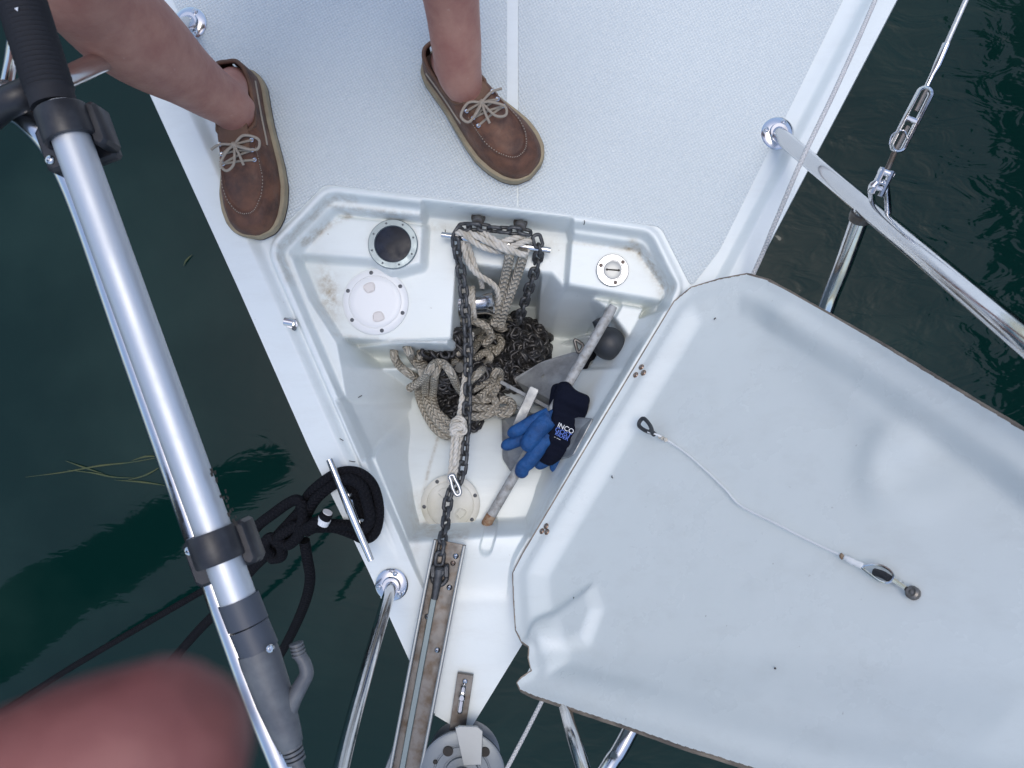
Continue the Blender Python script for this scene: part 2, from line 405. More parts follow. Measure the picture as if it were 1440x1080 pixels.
DRUM = mat('grey_drum', (.20, .22, .235), .42, .5, rvar=(30, .35, .5))
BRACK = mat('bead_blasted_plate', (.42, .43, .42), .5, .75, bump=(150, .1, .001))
GRASS = mat('eelgrass', (.075, .085, .03), .8, var=((.035, .06, .03), 14, .38, .62))
DNAVY = mat('dark_hull_paint', (.012, .018, .03), .25); WOODP = mat('wet_timber', (.035, .028, .02), .9, bump=(12, .6, .02))
CRACK = mat('dark_mark', (.04, .035, .03), .9)

# ------------------------------------------------------------------ water
def water():
    m = mat('sea_water', (.0022, .0120, .0115), .045, spec=.5); t = m.node_tree; b = t.nodes['Principled BSDF']; L = t.links
    b.inputs['IOR'].default_value = 1.333
    tc = t.nodes.new('ShaderNodeTexCoord')
    mp = t.nodes.new('ShaderNodeMapping'); mp.inputs['Scale'].default_value = (1.0, 2.1, 1); mp.inputs['Rotation'].default_value = (0, 0, R(14)); L.new(tc.outputs['Object'], mp.inputs['Vector'])
    n1 = t.nodes.new('ShaderNodeTexNoise'); n1.inputs['Scale'].default_value = 7; n1.inputs['Detail'].default_value = 3; n1.inputs['Distortion'].default_value = .7; L.new(mp.outputs[0], n1.inputs['Vector'])
    n2 = t.nodes.new('ShaderNodeTexNoise'); n2.inputs['Scale'].default_value = 1.3; n2.inputs['Detail'].default_value = 2; L.new(tc.outputs['Object'], n2.inputs['Vector'])
    # cat's paws: the breeze ruffles the open water to starboard, the port side lies in the lee
    sp = t.nodes.new('ShaderNodeSeparateXYZ'); L.new(tc.outputs['Object'], sp.inputs[0])
    mr = t.nodes.new('ShaderNodeMapRange'); mr.inputs[1].default_value = -.2; mr.inputs[2].default_value = 1.2; mr.inputs[3].default_value = .12; mr.inputs[4].default_value = 1.0
    L.new(sp.outputs[0], mr.inputs[0])
    mu = t.nodes.new('ShaderNodeMath'); mu.operation = 'MULTIPLY'; L.new(n1.outputs[0], mu.inputs[0]); L.new(mr.outputs[0], mu.inputs[1])
    ad = t.nodes.new('ShaderNodeMath'); ad.operation = 'MULTIPLY_ADD'; L.new(n2.outputs[0], ad.inputs[0]); ad.inputs[1].default_value = .5; L.new(mu.outputs[0], ad.inputs[2])
    bp = t.nodes.new('ShaderNodeBump'); bp.inputs['Strength'].default_value = .7; bp.inputs['Distance'].default_value = .0085
    L.new(ad.outputs[0], bp.inputs['Height']); L.new(bp.outputs[0], b.inputs['Normal'])
    n3 = t.nodes.new('ShaderNodeTexNoise'); n3.inputs['Scale'].default_value = 1.6; n3.inputs['Detail'].default_value = 6; L.new(tc.outputs['Object'], n3.inputs['Vector'])
    r3 = t.nodes.new('ShaderNodeMapRange'); r3.inputs[1].default_value = .5; r3.inputs[2].default_value = .85; L.new(n3.outputs[0], r3.inputs[0])
    x = t.nodes.new('ShaderNodeMix'); x.data_type = 'RGBA'; x.inputs[6].default_value = (.0014, .0165, .0138, 1); x.inputs[7].default_value = (.012, .035, .029, 1)
    L.new(r3.outputs[0], x.inputs[0]); L.new(x.outputs[2], b.inputs['Base Color'])
    return m
WZ = -1.0
m = MB(); m.add([(-120, -120, WZ), (120, -120, WZ), (120, 120, WZ), (-120, 120, WZ)], [(0, 1, 2, 3)])
obj('water', m, water(), kind='structure', smooth=False)

# ------------------------------------------------------------------ boat : deck moulding as one height field
boat = empty('sailboat', g(690, 500, WZ), 'white fibreglass sailboat bow with open anchor locker and stainless pulpit', 'sailboat')
yk = np.array([-.6035, -.50, -.40, -.20, 0, .175, .40, .70, 1.05])
lpx = [(640, 1023), (610, 1005), (577, 932), (531, 831), (438, 630), (340, 408), (208, 118), (160, 12), (60, -220), (20, -310)]
rpx = [(640, 1023), (664, 1021), (735, 905), (905, 632), (1055, 388), (1172, 165), (1258, 0), (1367, -220), (1410, -310)]
def edgefn(px):
    P = sorted([(g(*p).y, g(*p).x) for p in px]); ys = np.array([p[0] for p in P]); xs = np.array([p[1] for p in P])
    return lambda y: np.interp(y, ys, xs)
XL, XR = edgefn(lpx), edgefn(rpx)
Y0, Y1 = g(0, 1022).y, 1.06
NR, NC = 660, 610
yy = np.linspace(Y0, Y1, NR); tt = np.linspace(0, 1, NC)
xl = XL(yy); xr = XR(yy)
ker = np.ones(9)/9
def smooth1(a):
    p = np.pad(a, 4, mode='edge'); s_ = np.convolve(p, ker, 'valid'); s_[:9] = a[:9]; s_[-5:] = a[-5:]; return s_
xl, xr = smooth1(xl), smooth1(xr)
X = xl[:, None]+(xr-xl)[:, None]*tt[None, :]; Y = np.repeat(yy[:, None], NC, 1)
h = np.zeros_like(X)
dl = (X-xl[:, None])*.9; dr = (xr[:, None]-X)*.87
fade = sm(-.34, -.10, Y)
h += .016*fade*(1-sm(.046, .068, dl)) + .016*fade*(1-sm(.034, .052, dr))
P1 = G([(462, 270), (590, 285), (720, 300), (914, 327), (953, 406), (722, 792), (716, 850), (604, 850), (583, 806), (389, 360), (391, 344)], 0)
P1 = round_poly([p.to_2d() for p in P1], .018)
d1 = psd(P1, X, Y)
aft = sm(-.30, -.12, Y)
h = h*(1-(1-sm(.010, .022, d1)))+.006*aft*(1-sm(.008, .013, d1))
zl = -.026*sm(-.385, -.27, Y)
h = np.where(d1 < 0, h+(zl-h)*sm(0, .007, -d1), h)
def pocket(h, px, z, wall=.008, rnd=.008, zp=None):
    P = round_poly([p.to_2d() for p in G(px, z if zp is None else zp)], rnd); d = psd(P, X, Y)
    t = sm(-wall/2, wall/2, -d); n = h+(z-h)*t
    return n
ZS = -.088
h = pocket(h, [(412, 361), (470, 294), (592, 307), (596, 290), (802, 314), (806, 332), (898, 347), (941, 408), (934, 436), (800, 470), (476, 482), (436, 420)], ZS, .006, .005, -.026)
# port upper shelf, starboard shelf, rod support block
h = pocket(h, [(472, 300), (598, 314), (595, 374), (548, 386), (522, 368), (430, 361), (414, 361)], -.056, .014, .008)
h = pocket(h, [(802, 335), (898, 349), (940, 408), (931, 426), (797, 402)], -.056, .008, .008)
# the deep well
P2 = G([(478, 474), (631, 485), (640, 366), (777, 381), (797, 403), (929, 425), (737, 762), (724, 900), (600, 900), (592, 790), (532, 640), (519, 645), (483, 563), (492, 556)], -.06)
P2 = [p.to_2d() for p in P2]
d2 = psd(P2, X, Y); di = np.clip(-d2, 0, None)
kk = np.interp(Y, [-.28, -.2, -.05, .03, .055], [9, 4.5, 2.3, 2.3, 9.0])
kk = np.where((Y > .03) & (X < -.13), np.interp(Y, [.03, .07], [2.3, 9.0]), kk)
kk = np.where((Y > .03) & (X > .055), 3.4, kk)
floor = sum(np.interp(Y+o_, [-.28, -.16, -.05, .2], [-.125, -.135, -.225, -.42]) for o_ in np.linspace(-.05, .05, 9))/9
yf = g(0, 754, -.04).y + .06*(X-g(660, 754, -.04).x)
deep = np.maximum(np.maximum(floor, h-kk*di), h-9*np.clip(Y-yf, 0, None))
hb = np.where(d2 < 0, deep, h)
# wedge block that carries the anchor stock
Pw = round_poly([p.to_2d() for p in G([(834, 419), (908, 432), (886, 477), (862, 449)], -.085)], .006); dw = psd(Pw, X, Y)
hb = np.where(dw < .004, np.maximum(hb, hb+(-.085-hb)*sm(-.004, .004, -dw)), hb)
# grooves under both ends of the stock
def groove(hb, a, b, za, zb, wd, dep):
    A, B = g(*a, za), g(*b, zb); e = (B-A).to_2d(); t = np.clip(((X-A.x)*e.x+(Y-A.y)*e.y)/e.length_squared, 0, 1)
    d = np.hypot(X-A.x-t*e.x, Y-A.y-t*e.y); return hb-dep*(1-sm(wd*.7, wd, d))
hb = groove(hb, (868, 426), (850, 458), -.07, -.07, .013, .014)
hb = groove(hb, (690, 745), (684, 766), -.05, -.05, .013, .012)
h = hb
for _ in range(1):
    p = np.pad(h, 1, mode='edge'); h = (p[:-2, 1:-1]+p[2:, 1:-1]+p[1:-1, :-2]+p[1:-1, 2:]+2*p[1:-1, 1:-1])/6
# where grime has collected (drain paths and the damp corners of the locker)
def blob(c, r, z=0, asp=1, ang=0):
    q = g(*c, z); a = R(ang); u = (X-q.x)*math.cos(a)+(Y-q.y)*math.sin(a); v = -(X-q.x)*math.sin(a)+(Y-q.y)*math.cos(a)
    return np.exp(-((u/r)**2+(v/(r*asp))**2))
def line(pts, z, wd):
    D = np.full(X.shape, 9.)
    Q = G(pts, z)
    for A, B in zip(Q[:-1], Q[1:]):
        e = (B-A).to_2d(); t = np.clip(((X-A.x)*e.x+(Y-A.y)*e.y)/e.length_squared, 0, 1); D = np.minimum(D, np.hypot(X-A.x-t*e.x, Y-A.y-t*e.y))
    return np.exp(-(D/wd)**2)
dirt = 1.15*blob((463, 412), .017, ZS, 2.6, 12)+.55*line([(396, 350), (468, 279), (500, 283)], -.02, .005)+.5*line([(396, 360), (412, 400)], -.02, .006)
dirt += .8*line([(430, 345), (468, 312), (490, 304)], -.056, .006)+.7*line([(890, 341), (915, 365), (938, 408)], -.02, .009)
dirt += .45*line([(612, 318), (640, 325)], ZS, .01)+.35*blob((775, 345), .02, ZS)+.7*line([(616, 610), (604, 660), (598, 690)], -.16, .0035)
dirt += .6*line([(592, 747), (600, 752), (655, 755)], -.04, .006)+.35*line([(590, 690), (600, 745)], -.2, .012)+.5*blob((884, 470), .008, -.08)+.25*blob((560, 335), .05, -.056)
dirt += .4*line([(478, 472), (630, 484)], ZS, .004)+.3*line([(931, 430), (738, 762)], -.035, .006)
dirt += .5*line([(470, 294), (592, 307)], -.05, .004)+.5*line([(806, 340), (898, 352), (938, 408)], -.05, .004)
dirt = np.clip(dirt*1.0, 0, 1)
idx = np.arange(NR*NC).reshape(NR, NC)
F = np.stack([idx[:-1, :-1], idx[:-1, 1:], idx[1:, 1:], idx[1:, :-1]], -1).reshape(-1, 4)
me = bpy.data.meshes.new('deck'); V = np.stack([X, Y, h], -1).reshape(-1, 3)
me.vertices.add(len(V)); me.vertices.foreach_set('co', V.ravel()); me.loops.add(F.size); me.loops.foreach_set('vertex_index', F.ravel().astype(np.int32))
me.polygons.add(len(F)); me.polygons.foreach_set('loop_start', np.arange(0, F.size, 4, dtype=np.int32)); me.polygons.foreach_set('loop_total', np.full(len(F), 4, np.int32))
me.update(calc_edges=True); me.polygons.foreach_set('use_smooth', [True]*len(F))
a = me.attributes.new('dirt', 'FLOAT', 'POINT'); a.data.foreach_set('value', dirt.ravel().astype(np.float32))
obj('deck', me, GEL, boat)
def hz(x, y):     # deck height at a world point
    i = int(np.clip(np.searchsorted(yy, y), 0, NR-1)); t = (x-xl[i])/max(xr[i]-xl[i], 1e-6); j = int(np.clip(round(t*(NC-1)), 0, NC-1)); return float(h[i, j])
def hit(px, py):  # height of the moulding under a photo pixel
    z = .02
    while z > -.44:
        p = g(px, py, z)
        if hz(p.x, p.y) >= z: return z
        z -= .002
    return -.43
# hull topsides and the deck further aft
def hull_mesh():
    m = MB(); ys = list(np.linspace(Y0, Y1, 60))+[1.6, 2.4, 3.4, 4.6]
    def ex(y):
        if y <= Y1: return float(np.interp(y, yy, xl)), float(np.interp(y, yy, xr))
        k = 1-math.exp(-(y-Y1)/2.4); return float(xl[-1]-1.0*k*.95), float(xr[-1]+1.05*k*.95)
    rows = []
    for y in ys:
        a, b = ex(y); c = (a+b)/2; z0 = float(np.interp(y, yy, h[:, 0])) if y <= Y1 else .016
        z1 = float(np.interp(y, yy, h[:, -1])) if y <= Y1 else .016
        row = []
        for s_, e_, zz in ((-1, a, z0), (1, b, z1)):
            hw = abs(e_-c)
            for dz, k in ((0.0, 1), (.012, 1.004), (.03, 1.0), (.3, .86), (.65, .70), (1.15, .52)):
                row.append((c+s_*(hw*k+(.002 if 0 < dz < .1 else 0)), y, zz-dz))
        rows.append(row)
    for r_ in rows: m.v += r_
    n = 12
    for i in range(len(rows)-1):
        for k in range(5):
            a = i*n+k; m.f.append((a, a+1, a+n+1, a+n)); a += 6; m.f.append((a, a+n, a+n+1, a+1))
    o = len(m.v); m.f.append((0, 1, 2, 3, 4, 5, 11, 10, 9, 8, 7, 6))
    # aft deck sheet beyond the detailed bow
    for i in range(59, len(rows)-1):
        p, q = rows[i], rows[i+1]; y_ = p[0][1]-(.012 if i == 59 else 0); k = len(m.v); z_ = -.0015 if i == 59 else .0
        m.v += [(p[0][0]+.002, y_, z_), (p[6][0]-.002, y_, z_), (q[6][0]-.002, q[6][1], 0), (q[0][0]+.002, q[0][1], 0)]; m.f.append((k, k+1, k+2, k+3))
    e = (len(rows)-1)*n; m.f.append(tuple(e+k for k in (6, 7, 8, 9, 10, 11, 5, 4, 3, 2, 1, 0)))
    return m
obj('hull', hull_mesh(), GELH, boat, angle=30)
def sheet(name, px, z, mt, parent, thick=.0016, rnd=.02):
    P = round_poly(G(px, 0), rnd, 6); m = MB(); m.prism([(p.x, p.y, z+thick) for p in P], thick, .0006)
    return obj(name, m, mt, parent, smooth=False)
sheet('nonskid_panel', [(713, -300), (713, 190), (727, 196), (727, 294), (457, 259), (398, 318), (378, 296), (262, 42), (110, -300)], .0005, NONSKID, boat, rnd=.012)
sheet('nonskid_panel', [(729, -300), (1338, -300), (1216, -62), (1012, 352), (972, 404), (929, 319), (729, 294)], .0005, NONSKID, boat, rnd=.012)
# small scratches and chips in the gelcoat
m = MB()
for p in [((480, 616), (484, 619)), ((493, 647), (500, 649)), ((494, 560), (498, 557)), ((821, 311), (821, 316)), ((620, 309), (620, 314)), ((847, 535), (848, 537))]:
    A, B = g(*p[0]), g(*p[1]); za = hz(A.x, A.y)+.0015; m.tube([(A.x, A.y, za), ((A.x+B.x)/2+.0008, (A.y+B.y)/2, za+.0003), (B.x, B.y, hz(B.x, B.y)+.0015)], .0007, 5)
obj('gelcoat_chip', m, CRACK, boat, kind='stuff')

# ------------------------------------------------------------------ screws shared by many fittings
def screw_mesh():
    m = MB(); m.lathe([(.0052, 0), (.0052, .001), (.0042, .0024), (.0022, .0031), (.0012, .0022), (.0, .0018)], (0, 0, 0), seg=14); return m
SCR = screw_mesh().mesh('screw'); SCR.materials.append(STEEL)
SCRR = screw_mesh().mesh('rusty_screw'); SCRR.materials.append(SCREW)
SCRD = screw_mesh().mesh('dull_screw'); SCRD.materials.append(mat('dull_screw', (.2, .2, .2), .4, .8))
def screw(parent, loc, n=(0, 0, 1), me=None, s=1.0, name='screw'):
    M4 = frame(Vector(loc), n) @ Matrix.Scale(s, 4); return inst(name, me or SCR, M4, parent)

# ------------------------------------------------------------------ locker lid, hinged to starboard, leaning on the pulpit
H1, H2 = g(957, 410), g(724, 800)
LU = (H2-H1).normalized(); LO = Vector((-LU.y, LU.x, 0));
if LO.x < 0: LO = -LO
TH = R(60); LV = LO*math.cos(TH)+Vector((0, 0, math.sin(TH))); LN = LU.cross(LV)
if LN.z < 0: LN = -LN
HZ = Vector((0, 0, .012)); CAM = Vector((0, 0, CH))
def lp(px, py):
    r_ = Vector(((px-720)/FPX, (540-py)/FPX, -1)); s_ = LN.dot(H1+HZ-CAM)/LN.dot(r_); P = CAM+r_*s_-H1-HZ
    return P.dot(LU), P.dot(LV)
def l3(u, v, d=0): return H1+HZ+LU*u+LV*v+LN*d
lpxs = [(722, 838), (721, 806), (735, 778), (840, 602), (948, 424), (972, 404), (1012, 392), (1050, 385), (1078, 393), (1160, 439), (1230, 478), (1330, 539), (1440, 605)]
lb = [lp(*p) for p in lpxs]+[(.105, .76), (.16, .85), (.26, .90), (.36, .88)]+[lp(*p) for p in [(1060, 1081), (960, 1050), (880, 1022), (790, 992), (748, 978), (731, 970), (727, 960), (733, 953), (747, 943), (743, 925), (744, 909), (733, 902), (725, 886)]]
LB = lb
def lid():
    x, y, d, Fq = clipgrid(LB, .0055)
    hinge = sm(.02, .055, y); dep = -.004*sm(0, .012, d)
    pan = sm(.028, .066, d); dep = dep-.021*pan
    # wide sloping skirt along the free edge
    pe = [lp(*p) for p in [(745, 905), (830, 905), (1100, 905), (1440, 935)]]
    q = np.interp(y, [p[1] for p in pe], [p[0] for p in pe]); dep += .013*sm(.0, .10, x-q)*pan
    c = lp(1275, 640); rr_ = np.hypot(x-c[0], y-c[1]); ang = np.arctan2(y-c[1], x-c[0])
    dep += .006*np.exp(-((rr_-.05)/.024)**2)*np.clip(.5-.5*np.cos(ang-2.2), 0, 1)
    a_, b_ = lp(1095, 445), lp(1260, 610); e = np.array(b_)-np.array(a_); t = np.clip(((x-a_[0])*e[0]+(y-a_[1])*e[1])/(e@e), 0, 1)
    dd = np.hypot(x-a_[0]-t*e[0], y-a_[1]-t*e[1]); dep += .006*np.exp(-(dd/.03)**2)
    Pk = [lp(*p) for p in [(820, 812), (832, 850), (812, 902), (756, 915), (736, 900), (752, 862)]]
    dk = psd(Pk, x, y); dep += .011*sm(-.004, .018, -dk)
    top = [l3(*p) for p in zip(x, y, dep)]; bot = [l3(*p) for p in zip(x, y, dep-.008)]
    m = MB(); n = len(x); fl = LU.cross(LV).dot(LN) > 0
    m.v = [tuple(p) for p in top+bot]
    f1 = [tuple(int(i) for i in q_) for q_ in Fq]
    if not fl: f1 = [q_[::-1] for q_ in f1]
    m.f = f1+[tuple(i+n for i in q_[::-1]) for q_ in f1]
    return m
lid_o = obj('locker_lid', lid(), GELD, boat, label='underside of the open anchor locker lid', angle=60)
def lid_edge():
    m = MB(); P = []
    for i in range(len(LB)):
        a, b = Vector(LB[i]), Vector(LB[(i+1) % len(LB)]); k = max(1, int((b-a).length/.012))
        for q in range(k): P.append(a.lerp(b, q/k))
    n = len(P); c = sum(P, Vector((0, 0)))/n
    for i, p in enumerate(P):
        t = (P[(i+1) % n]-P[i-1]).normalized(); nn = Vector((t.y, -t.x))
        if psd(LB, np.array([p.x+nn.x*.004]), np.array([p.y+nn.y*.004]))[0] < 0: nn = -nn
        j = .0006*random.random()
        for dp, of in ((-.0005, -.0015), (.0008, .0006+j), (-.004, .0032+j), (-.012, .0028+j), (-.0135, -.002)): m.v.append(tuple(l3(p.x+nn.x*of, p.y+nn.y*of, dp)))
    for i in range(n):
        for k in range(4): m.f.append((i*5+k, i*5+k+1, ((i+1) % n)*5+k+1, ((i+1) % n)*5+k))
    return m
obj('lid_edge', lid_edge(), RAWEDGE, lid_o, label='raw brown fibreglass rim of the lid', angle=70)
for p in [(900, 515), (892, 526), (903, 523), (766, 739), (760, 746), (767, 747)]:
    u, v = lp(*p); screw(lid_o, l3(u, v, -.004), LN, SCRR, 1.05, 'hinge_screw')
m = MB()
for a, b in [((993, 440), (995, 438)), ((919, 517), (920, 520)), ((848, 662), (849, 665)), ((793, 834), (795, 836)), ((1232, 511), (1234, 513)), ((885, 946), (886, 946)), ((1075, 932), (1076, 933))]:
    A, B = lp(*a), lp(*b); 
    m.tube([l3(A[0], A[1], -.022), l3((A[0]+B[0])/2+.001, (A[1]+B[1])/2, -.021), l3(B[0], B[1], -.022)], .0010, 5)
obj('flowcoat_nick', m, CRACK, lid_o, kind='stuff')

# lanyard clipped to the lid : black hook, wire, spring block
def lq(px, py, d=-.018): return l3(*lp(px, py), d)
lan = empty('lid_lanyard', lq(905, 600), 'thin white lanyard with black hook and metal swivel lying on the open lid', 'lanyard')
m = MB(); m.tube(spline([lq(*p, -.004) for p in [(897, 592), (903, 587), (912, 597), (914, 606), (905, 604), (897, 598)]], 5, True), .0034, 8, True)
m.tube([lq(912, 604, -.004), lq(917, 609, -.006)], .0042, 8); obj('snap_hook', m, RUBBER, lan)
m = MB(); m.tube(spline([lq(910, 607, -.002), lq(920, 609, -.006), lq(930, 614, -.018), lq(960, 636, -.021), lq(1005, 678, -.021), lq(1028, 703, -.020), lq(1075, 727, -.019), lq(1130, 755, -.019), lq(1172, 774, -.019)], 6), .0017, 6); obj('cord', m, PLATE, lan)
m = MB()
for p in [(921, 610), (925, 612), (929, 614)]: m.lathe([(.0028, -.002), (.0036, 0), (.0028, .002)], lq(*p, -.012), lq(940, 620)-lq(921, 610), 10)
obj('knot', m, WHTT, lan)
m = MB(); m.lathe([(.002, -.002), (.0042, 0), (.002, .0022)], lq(1172, 775, -.018), (1, 0, 0), 10); obj('rust_bead', m, RUST, lan)
m = MB(); m.tube([lq(1177, 777, -.018), lq(1188, 783, -.018), lq(1190, 784, -.018), lq(1200, 788, -.018), lq(1203, 790, -.018)], [.003, .0042, .0033, .0042, .003], 10); obj('whipping', m, PLATE, lan)
m = MB(); m.tube(spline([lq(*p, -.017) for p in [(1202, 790), (1222, 787), (1238, 793), (1246, 803), (1240, 812), (1228, 811), (1212, 800)]], 5, True), .0017, 8, True); obj('thimble', m, STEEL, lan)
m = MB(); m.tube(spline([lq(*p, -.018) for p in [(1218, 797), (1230, 801), (1240, 807)]], 4), .0045, 8); obj('thimble_core', m, BLKP, lan)
m = MB(); m.tube([lq(1246, 809, -.018), lq(1262, 820, -.019)], [.0035, .003], 8); m.tube([lq(1251, 812, -.021), lq(1254, 814, -.021)], .0045, 8); obj('swivel', m, STEEL, lan)
m = MB(); m.lathe([(.0075, -.003), (.0075, .002), (.0055, .004), (.003, .0032), (0, .0045)], lq(1270, 825, -.021), LN, 16); obj('pad_eye', m, STEELD, lan)

# ------------------------------------------------------------------ port shelf fittings
def ngon(c, r, n=40): return [(c.x+r*math.cos(2*math.pi*k/n), c.y+r*math.sin(2*math.pi*k/n)) for k in range(n)]
zU = -.056
c = g(553, 344, zU); c.z = hz(c.x, c.y)+.001
m = MB(); m.lathe([(.0455, 0), (.0455, .004), (.044, .0062), (.034, .0064), (.0325, .004), (.0325, .001)], c, seg=48); port = obj('round_deck_light', m, RINGM, boat, label='round black deck light with grey metal ring')
m = MB(); m.lathe([(.033, .001), (.033, .0036), (.030, .0042), (0, .0046)], c, seg=40); obj('pane', m, GLASS, port)
for k in range(8):
    a = 2*math.pi*k/8+.3; screw(port, c+Vector((math.cos(a)*.0392, math.sin(a)*.0392, .0055)), me=SCRD, s=.42)
def inspection(c, r, px_screws, mt, label, icons, rim_light):
    m = MB(); m.lathe([(r, 0), (r, .003), (r-.0025, .0052), (r*.80, .0056), (r*.795, .004), (r*.78, .004)], c, seg=56); hb_ = obj('inspection_hatch', m, mt, boat, label=label)
    m = MB(); m.lathe([(r*.785, .0035), (r*.785, .0052), (r*.77, .0058), (r*.60, .0056), (0, .0060)], c, seg=48); pl = obj('screw_in_cover', m, mt, hb_)
    for a in px_screws: screw(hb_, c+Vector((math.cos(a)*r*.89, math.sin(a)*r*.89, .0045)), me=SCRD, s=.75)
    for a in icons:
        q = c+Vector((math.cos(a)*r*.45, math.sin(a)*r*.45, .0062)); x = Vector((-math.sin(a), math.cos(a), 0)); y = Vector((math.cos(a), math.sin(a), 0))
        P = [q+x*i*r+y*j*r for i, j in ((-.16, .10), (0, .15), (.16, .10), (.11, -.11), (-.11, -.11))]
        m = MB(); m.tube(spline(P, 3, True), .0012, 6, True); m.prism([p+Vector((0, 0, .0008)) for p in P], .002, .0005); obj('finger_grip', m, PRINT if mt is PLATE else PLATEY, hb_)
c = g(528.5, 425, ZS); c.z = hz(c.x, c.y)+.001
inspection(c, .0615, [R(x) for x in (98, 158, 218, 283, 338, 32)], PLATE, 'white round inspection hatch with six screws on the port shelf', [R(112), R(-78)], True)
c = g(633.5, 709, -.125); c.z = hz(c.x, c.y)+.003
inspection(c, .0565, [R(x) for x in (120, 185, 325, 20)], PLATEY, 'aged round inspection hatch on the locker floor', [R(-40), R(120)], False)
# lid catch on the side deck
c = g(412, 456); c.z = hz(c.x, c.y); cat = MB(); cat.lathe([(.0115, 0), (.0115, .003), (.009, .004), (.008, .010)], c, seg=6)
cat.tube([c+Vector((-.010, .004, .010)), c+Vector((.006, .001, .010))], .0075, 14); ct = obj('lid_catch', cat, STEEL, boat, label='small chrome barrel catch on the side deck')
screw(ct, c+Vector((.006, -.008, .006)), me=SCRD, s=.8)

# starboard deck filler
zf = -.056; c = g(861, 380.5, zf); c.z = hz(c.x, c.y)+.001
m = MB(); m.lathe([(.0300, 0), (.0300, .003), (.0290, .0048), (.0284, .0054), (.0188, .0062), (.0182, .0060), (.0174, .0050), (.0168, .0050)], c, seg=48); fil = obj('deck_filler', m, SATIN, boat, label='polished round deck filler plate with slotted cap')
m = MB(); m.lathe([(.0166, .004), (.0166, .0062), (.0158, .0070), (.0154, .0072), (.006, .0072), (0, .0072)], c, seg=36); cap_ = obj('filler_cap', m, BRACK, fil)
m = MB(); m.box(c+Vector((0, 0, .0074)), (.022, .0026, .0016), X=(1, -.07, 0)); m.lathe([(.0022, 0), (.0022, .0022)], c+Vector((-.0108, .0007, .0058)), seg=10); m.lathe([(.0022, 0), (.0022, .0022)], c+Vector((.0108, -.0007, .0058)), seg=10)
obj('key_slot', m, CRACK, fil)
for a in (158, 38, -78): screw(fil, c+Vector((math.cos(R(a))*.0232, math.sin(R(a))*.0232, .0052)), me=SCRR, s=.72)
def text(s, size, M4, mt, name, parent, ext=.0003):
    cu = bpy.data.curves.new(name, 'FONT'); cu.body = s; cu.size = size; cu.align_x = 'CENTER'; cu.align_y = 'CENTER'; cu.extrude = ext
    t = bpy.data.objects.new('tmp', cu); COL.objects.link(t); bpy.context.view_layer.update()
    me = bpy.data.meshes.new_from_object(t.evaluated_get(bpy.context.evaluated_depsgraph_get())); bpy.data.objects.remove(t)
    me.materials.clear(); me.materials.append(mt); return inst(name, me, M4, parent)
for k, chr_ in enumerate('WATER'):
    a = R(14-15*k); q = c+Vector((math.cos(a)*.0240, math.sin(a)*.0240, .0064)); text(chr_, .0078, frame(q, (0, 0, 1), (math.sin(a), -math.cos(a), 0)), SCREW, 'letter', fil)

# ------------------------------------------------------------------ locker cleat, bolts and windlass
zc = ZS
A, B = g(621, 330, zc+.035), g(774, 352, zc+.035)
m = MB(); P = [A, A.lerp(B, .1), A.lerp(B, .25), A.lerp(B, .5), A.lerp(B, .75), A.lerp(B, .9), B]
m.tube(P, [.0052, .0060, .0075, .0082, .0075, .0060, .0052], 14)
for t in (.36, .64):
    q = A.lerp(B, t); m.tube([q, Vector((q.x, q.y, zc-.001))], [.008, .011], 12)
obj('locker_cleat', m, STEEL, boat, label='polished cleat bar inside the locker')
for p in ((672, 305), (732, 312)):
    q = g(*p, -.035); m = MB(); m.lathe([(.0105, 0), (.0105, .008), (.0085, .0105), (0, .0108)], q+Vector((0, -.004, -.008)), (0, -.75, 1), 20); m.lathe([(.013, -.012), (.013, -.009)], q+Vector((0, -.004, -.008)), (0, -.75, 1), 20)
    obj('bolt', m, STEELD, boat)
zw = -.165; A = g(637, 427, zw); B = g(694, 424, zw); ax = (B-A).normalized()
m = MB(); L_ = (B-A).length
m.lathe([(.0, -.004), (.034, -.004), (.036, 0), (.036, .006), (.026, .012), (.024, .020), (.0235, L_-.016), (.027, L_-.006), (.030, L_-.001), (.028, L_+.002), (0, L_+.004)], A, ax, 40); wd = obj('windlass', m, STEEL, boat, label='chrome windlass drum on the shelf wall')
m = MB(); m.lathe([(.046, -.014), (.046, -.006), (.034, -.003)], A, ax, 40); m.tube([A+Vector((.002, .012, .043)), A+Vector((.010, .012, .045))], .004, 8); obj('gypsy', m, STEELD, wd)

# ------------------------------------------------------------------ bow roller channel, stem fitting
A, B = g(633, 762, .004), g(566, 1110, .004); ax = (B-A).normalized(); sd = Vector((ax.y, -ax.x, 0));
if sd.x < 0: sd = -sd
m = MB(); W = .0285
prof = [(-W, .030), (-W, 0), (W, 0), (W, .030), (W-.0052, .030), (W-.0052, .0038), (-W+.0052, .0038), (-W+.0052, .030)]
v = []; N_ = 12
for i in range(N_+1):
    p = A.lerp(B, i/N_); kz = .25+.75*min(1, i/2.0)
    for x_, z_ in prof: v.append(p+sd*x_+Vector((0, 0, z_ if z_ < .01 else z_*kz)))
f = [(i*8+k, i*8+(k+1) % 8, i*8+8+(k+1) % 8, i*8+8+k) for i in range(N_) for k in range(8)]
f += [tuple(range(8))[::-1], tuple(N_*8+k for k in range(8))]
m.add(v, f); rol = obj('bow_roller_channel', m, STEELD, boat, label='tea-stained stainless bow roller channel', smooth=False)
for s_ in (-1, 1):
    m = MB(); m.tube([A+sd*s_*(W-.0026)+Vector((0, 0, .010)), A.lerp(B, 1/6)+sd*s_*(W-.0026)+Vector((0, 0, .0295)), B+sd*s_*(W-.0026)+Vector((0, 0, .0295))], .0031, 10); obj('channel_rim', m, BRACK, rol)  # lighter tubes put the sky's reflection into the rim colour
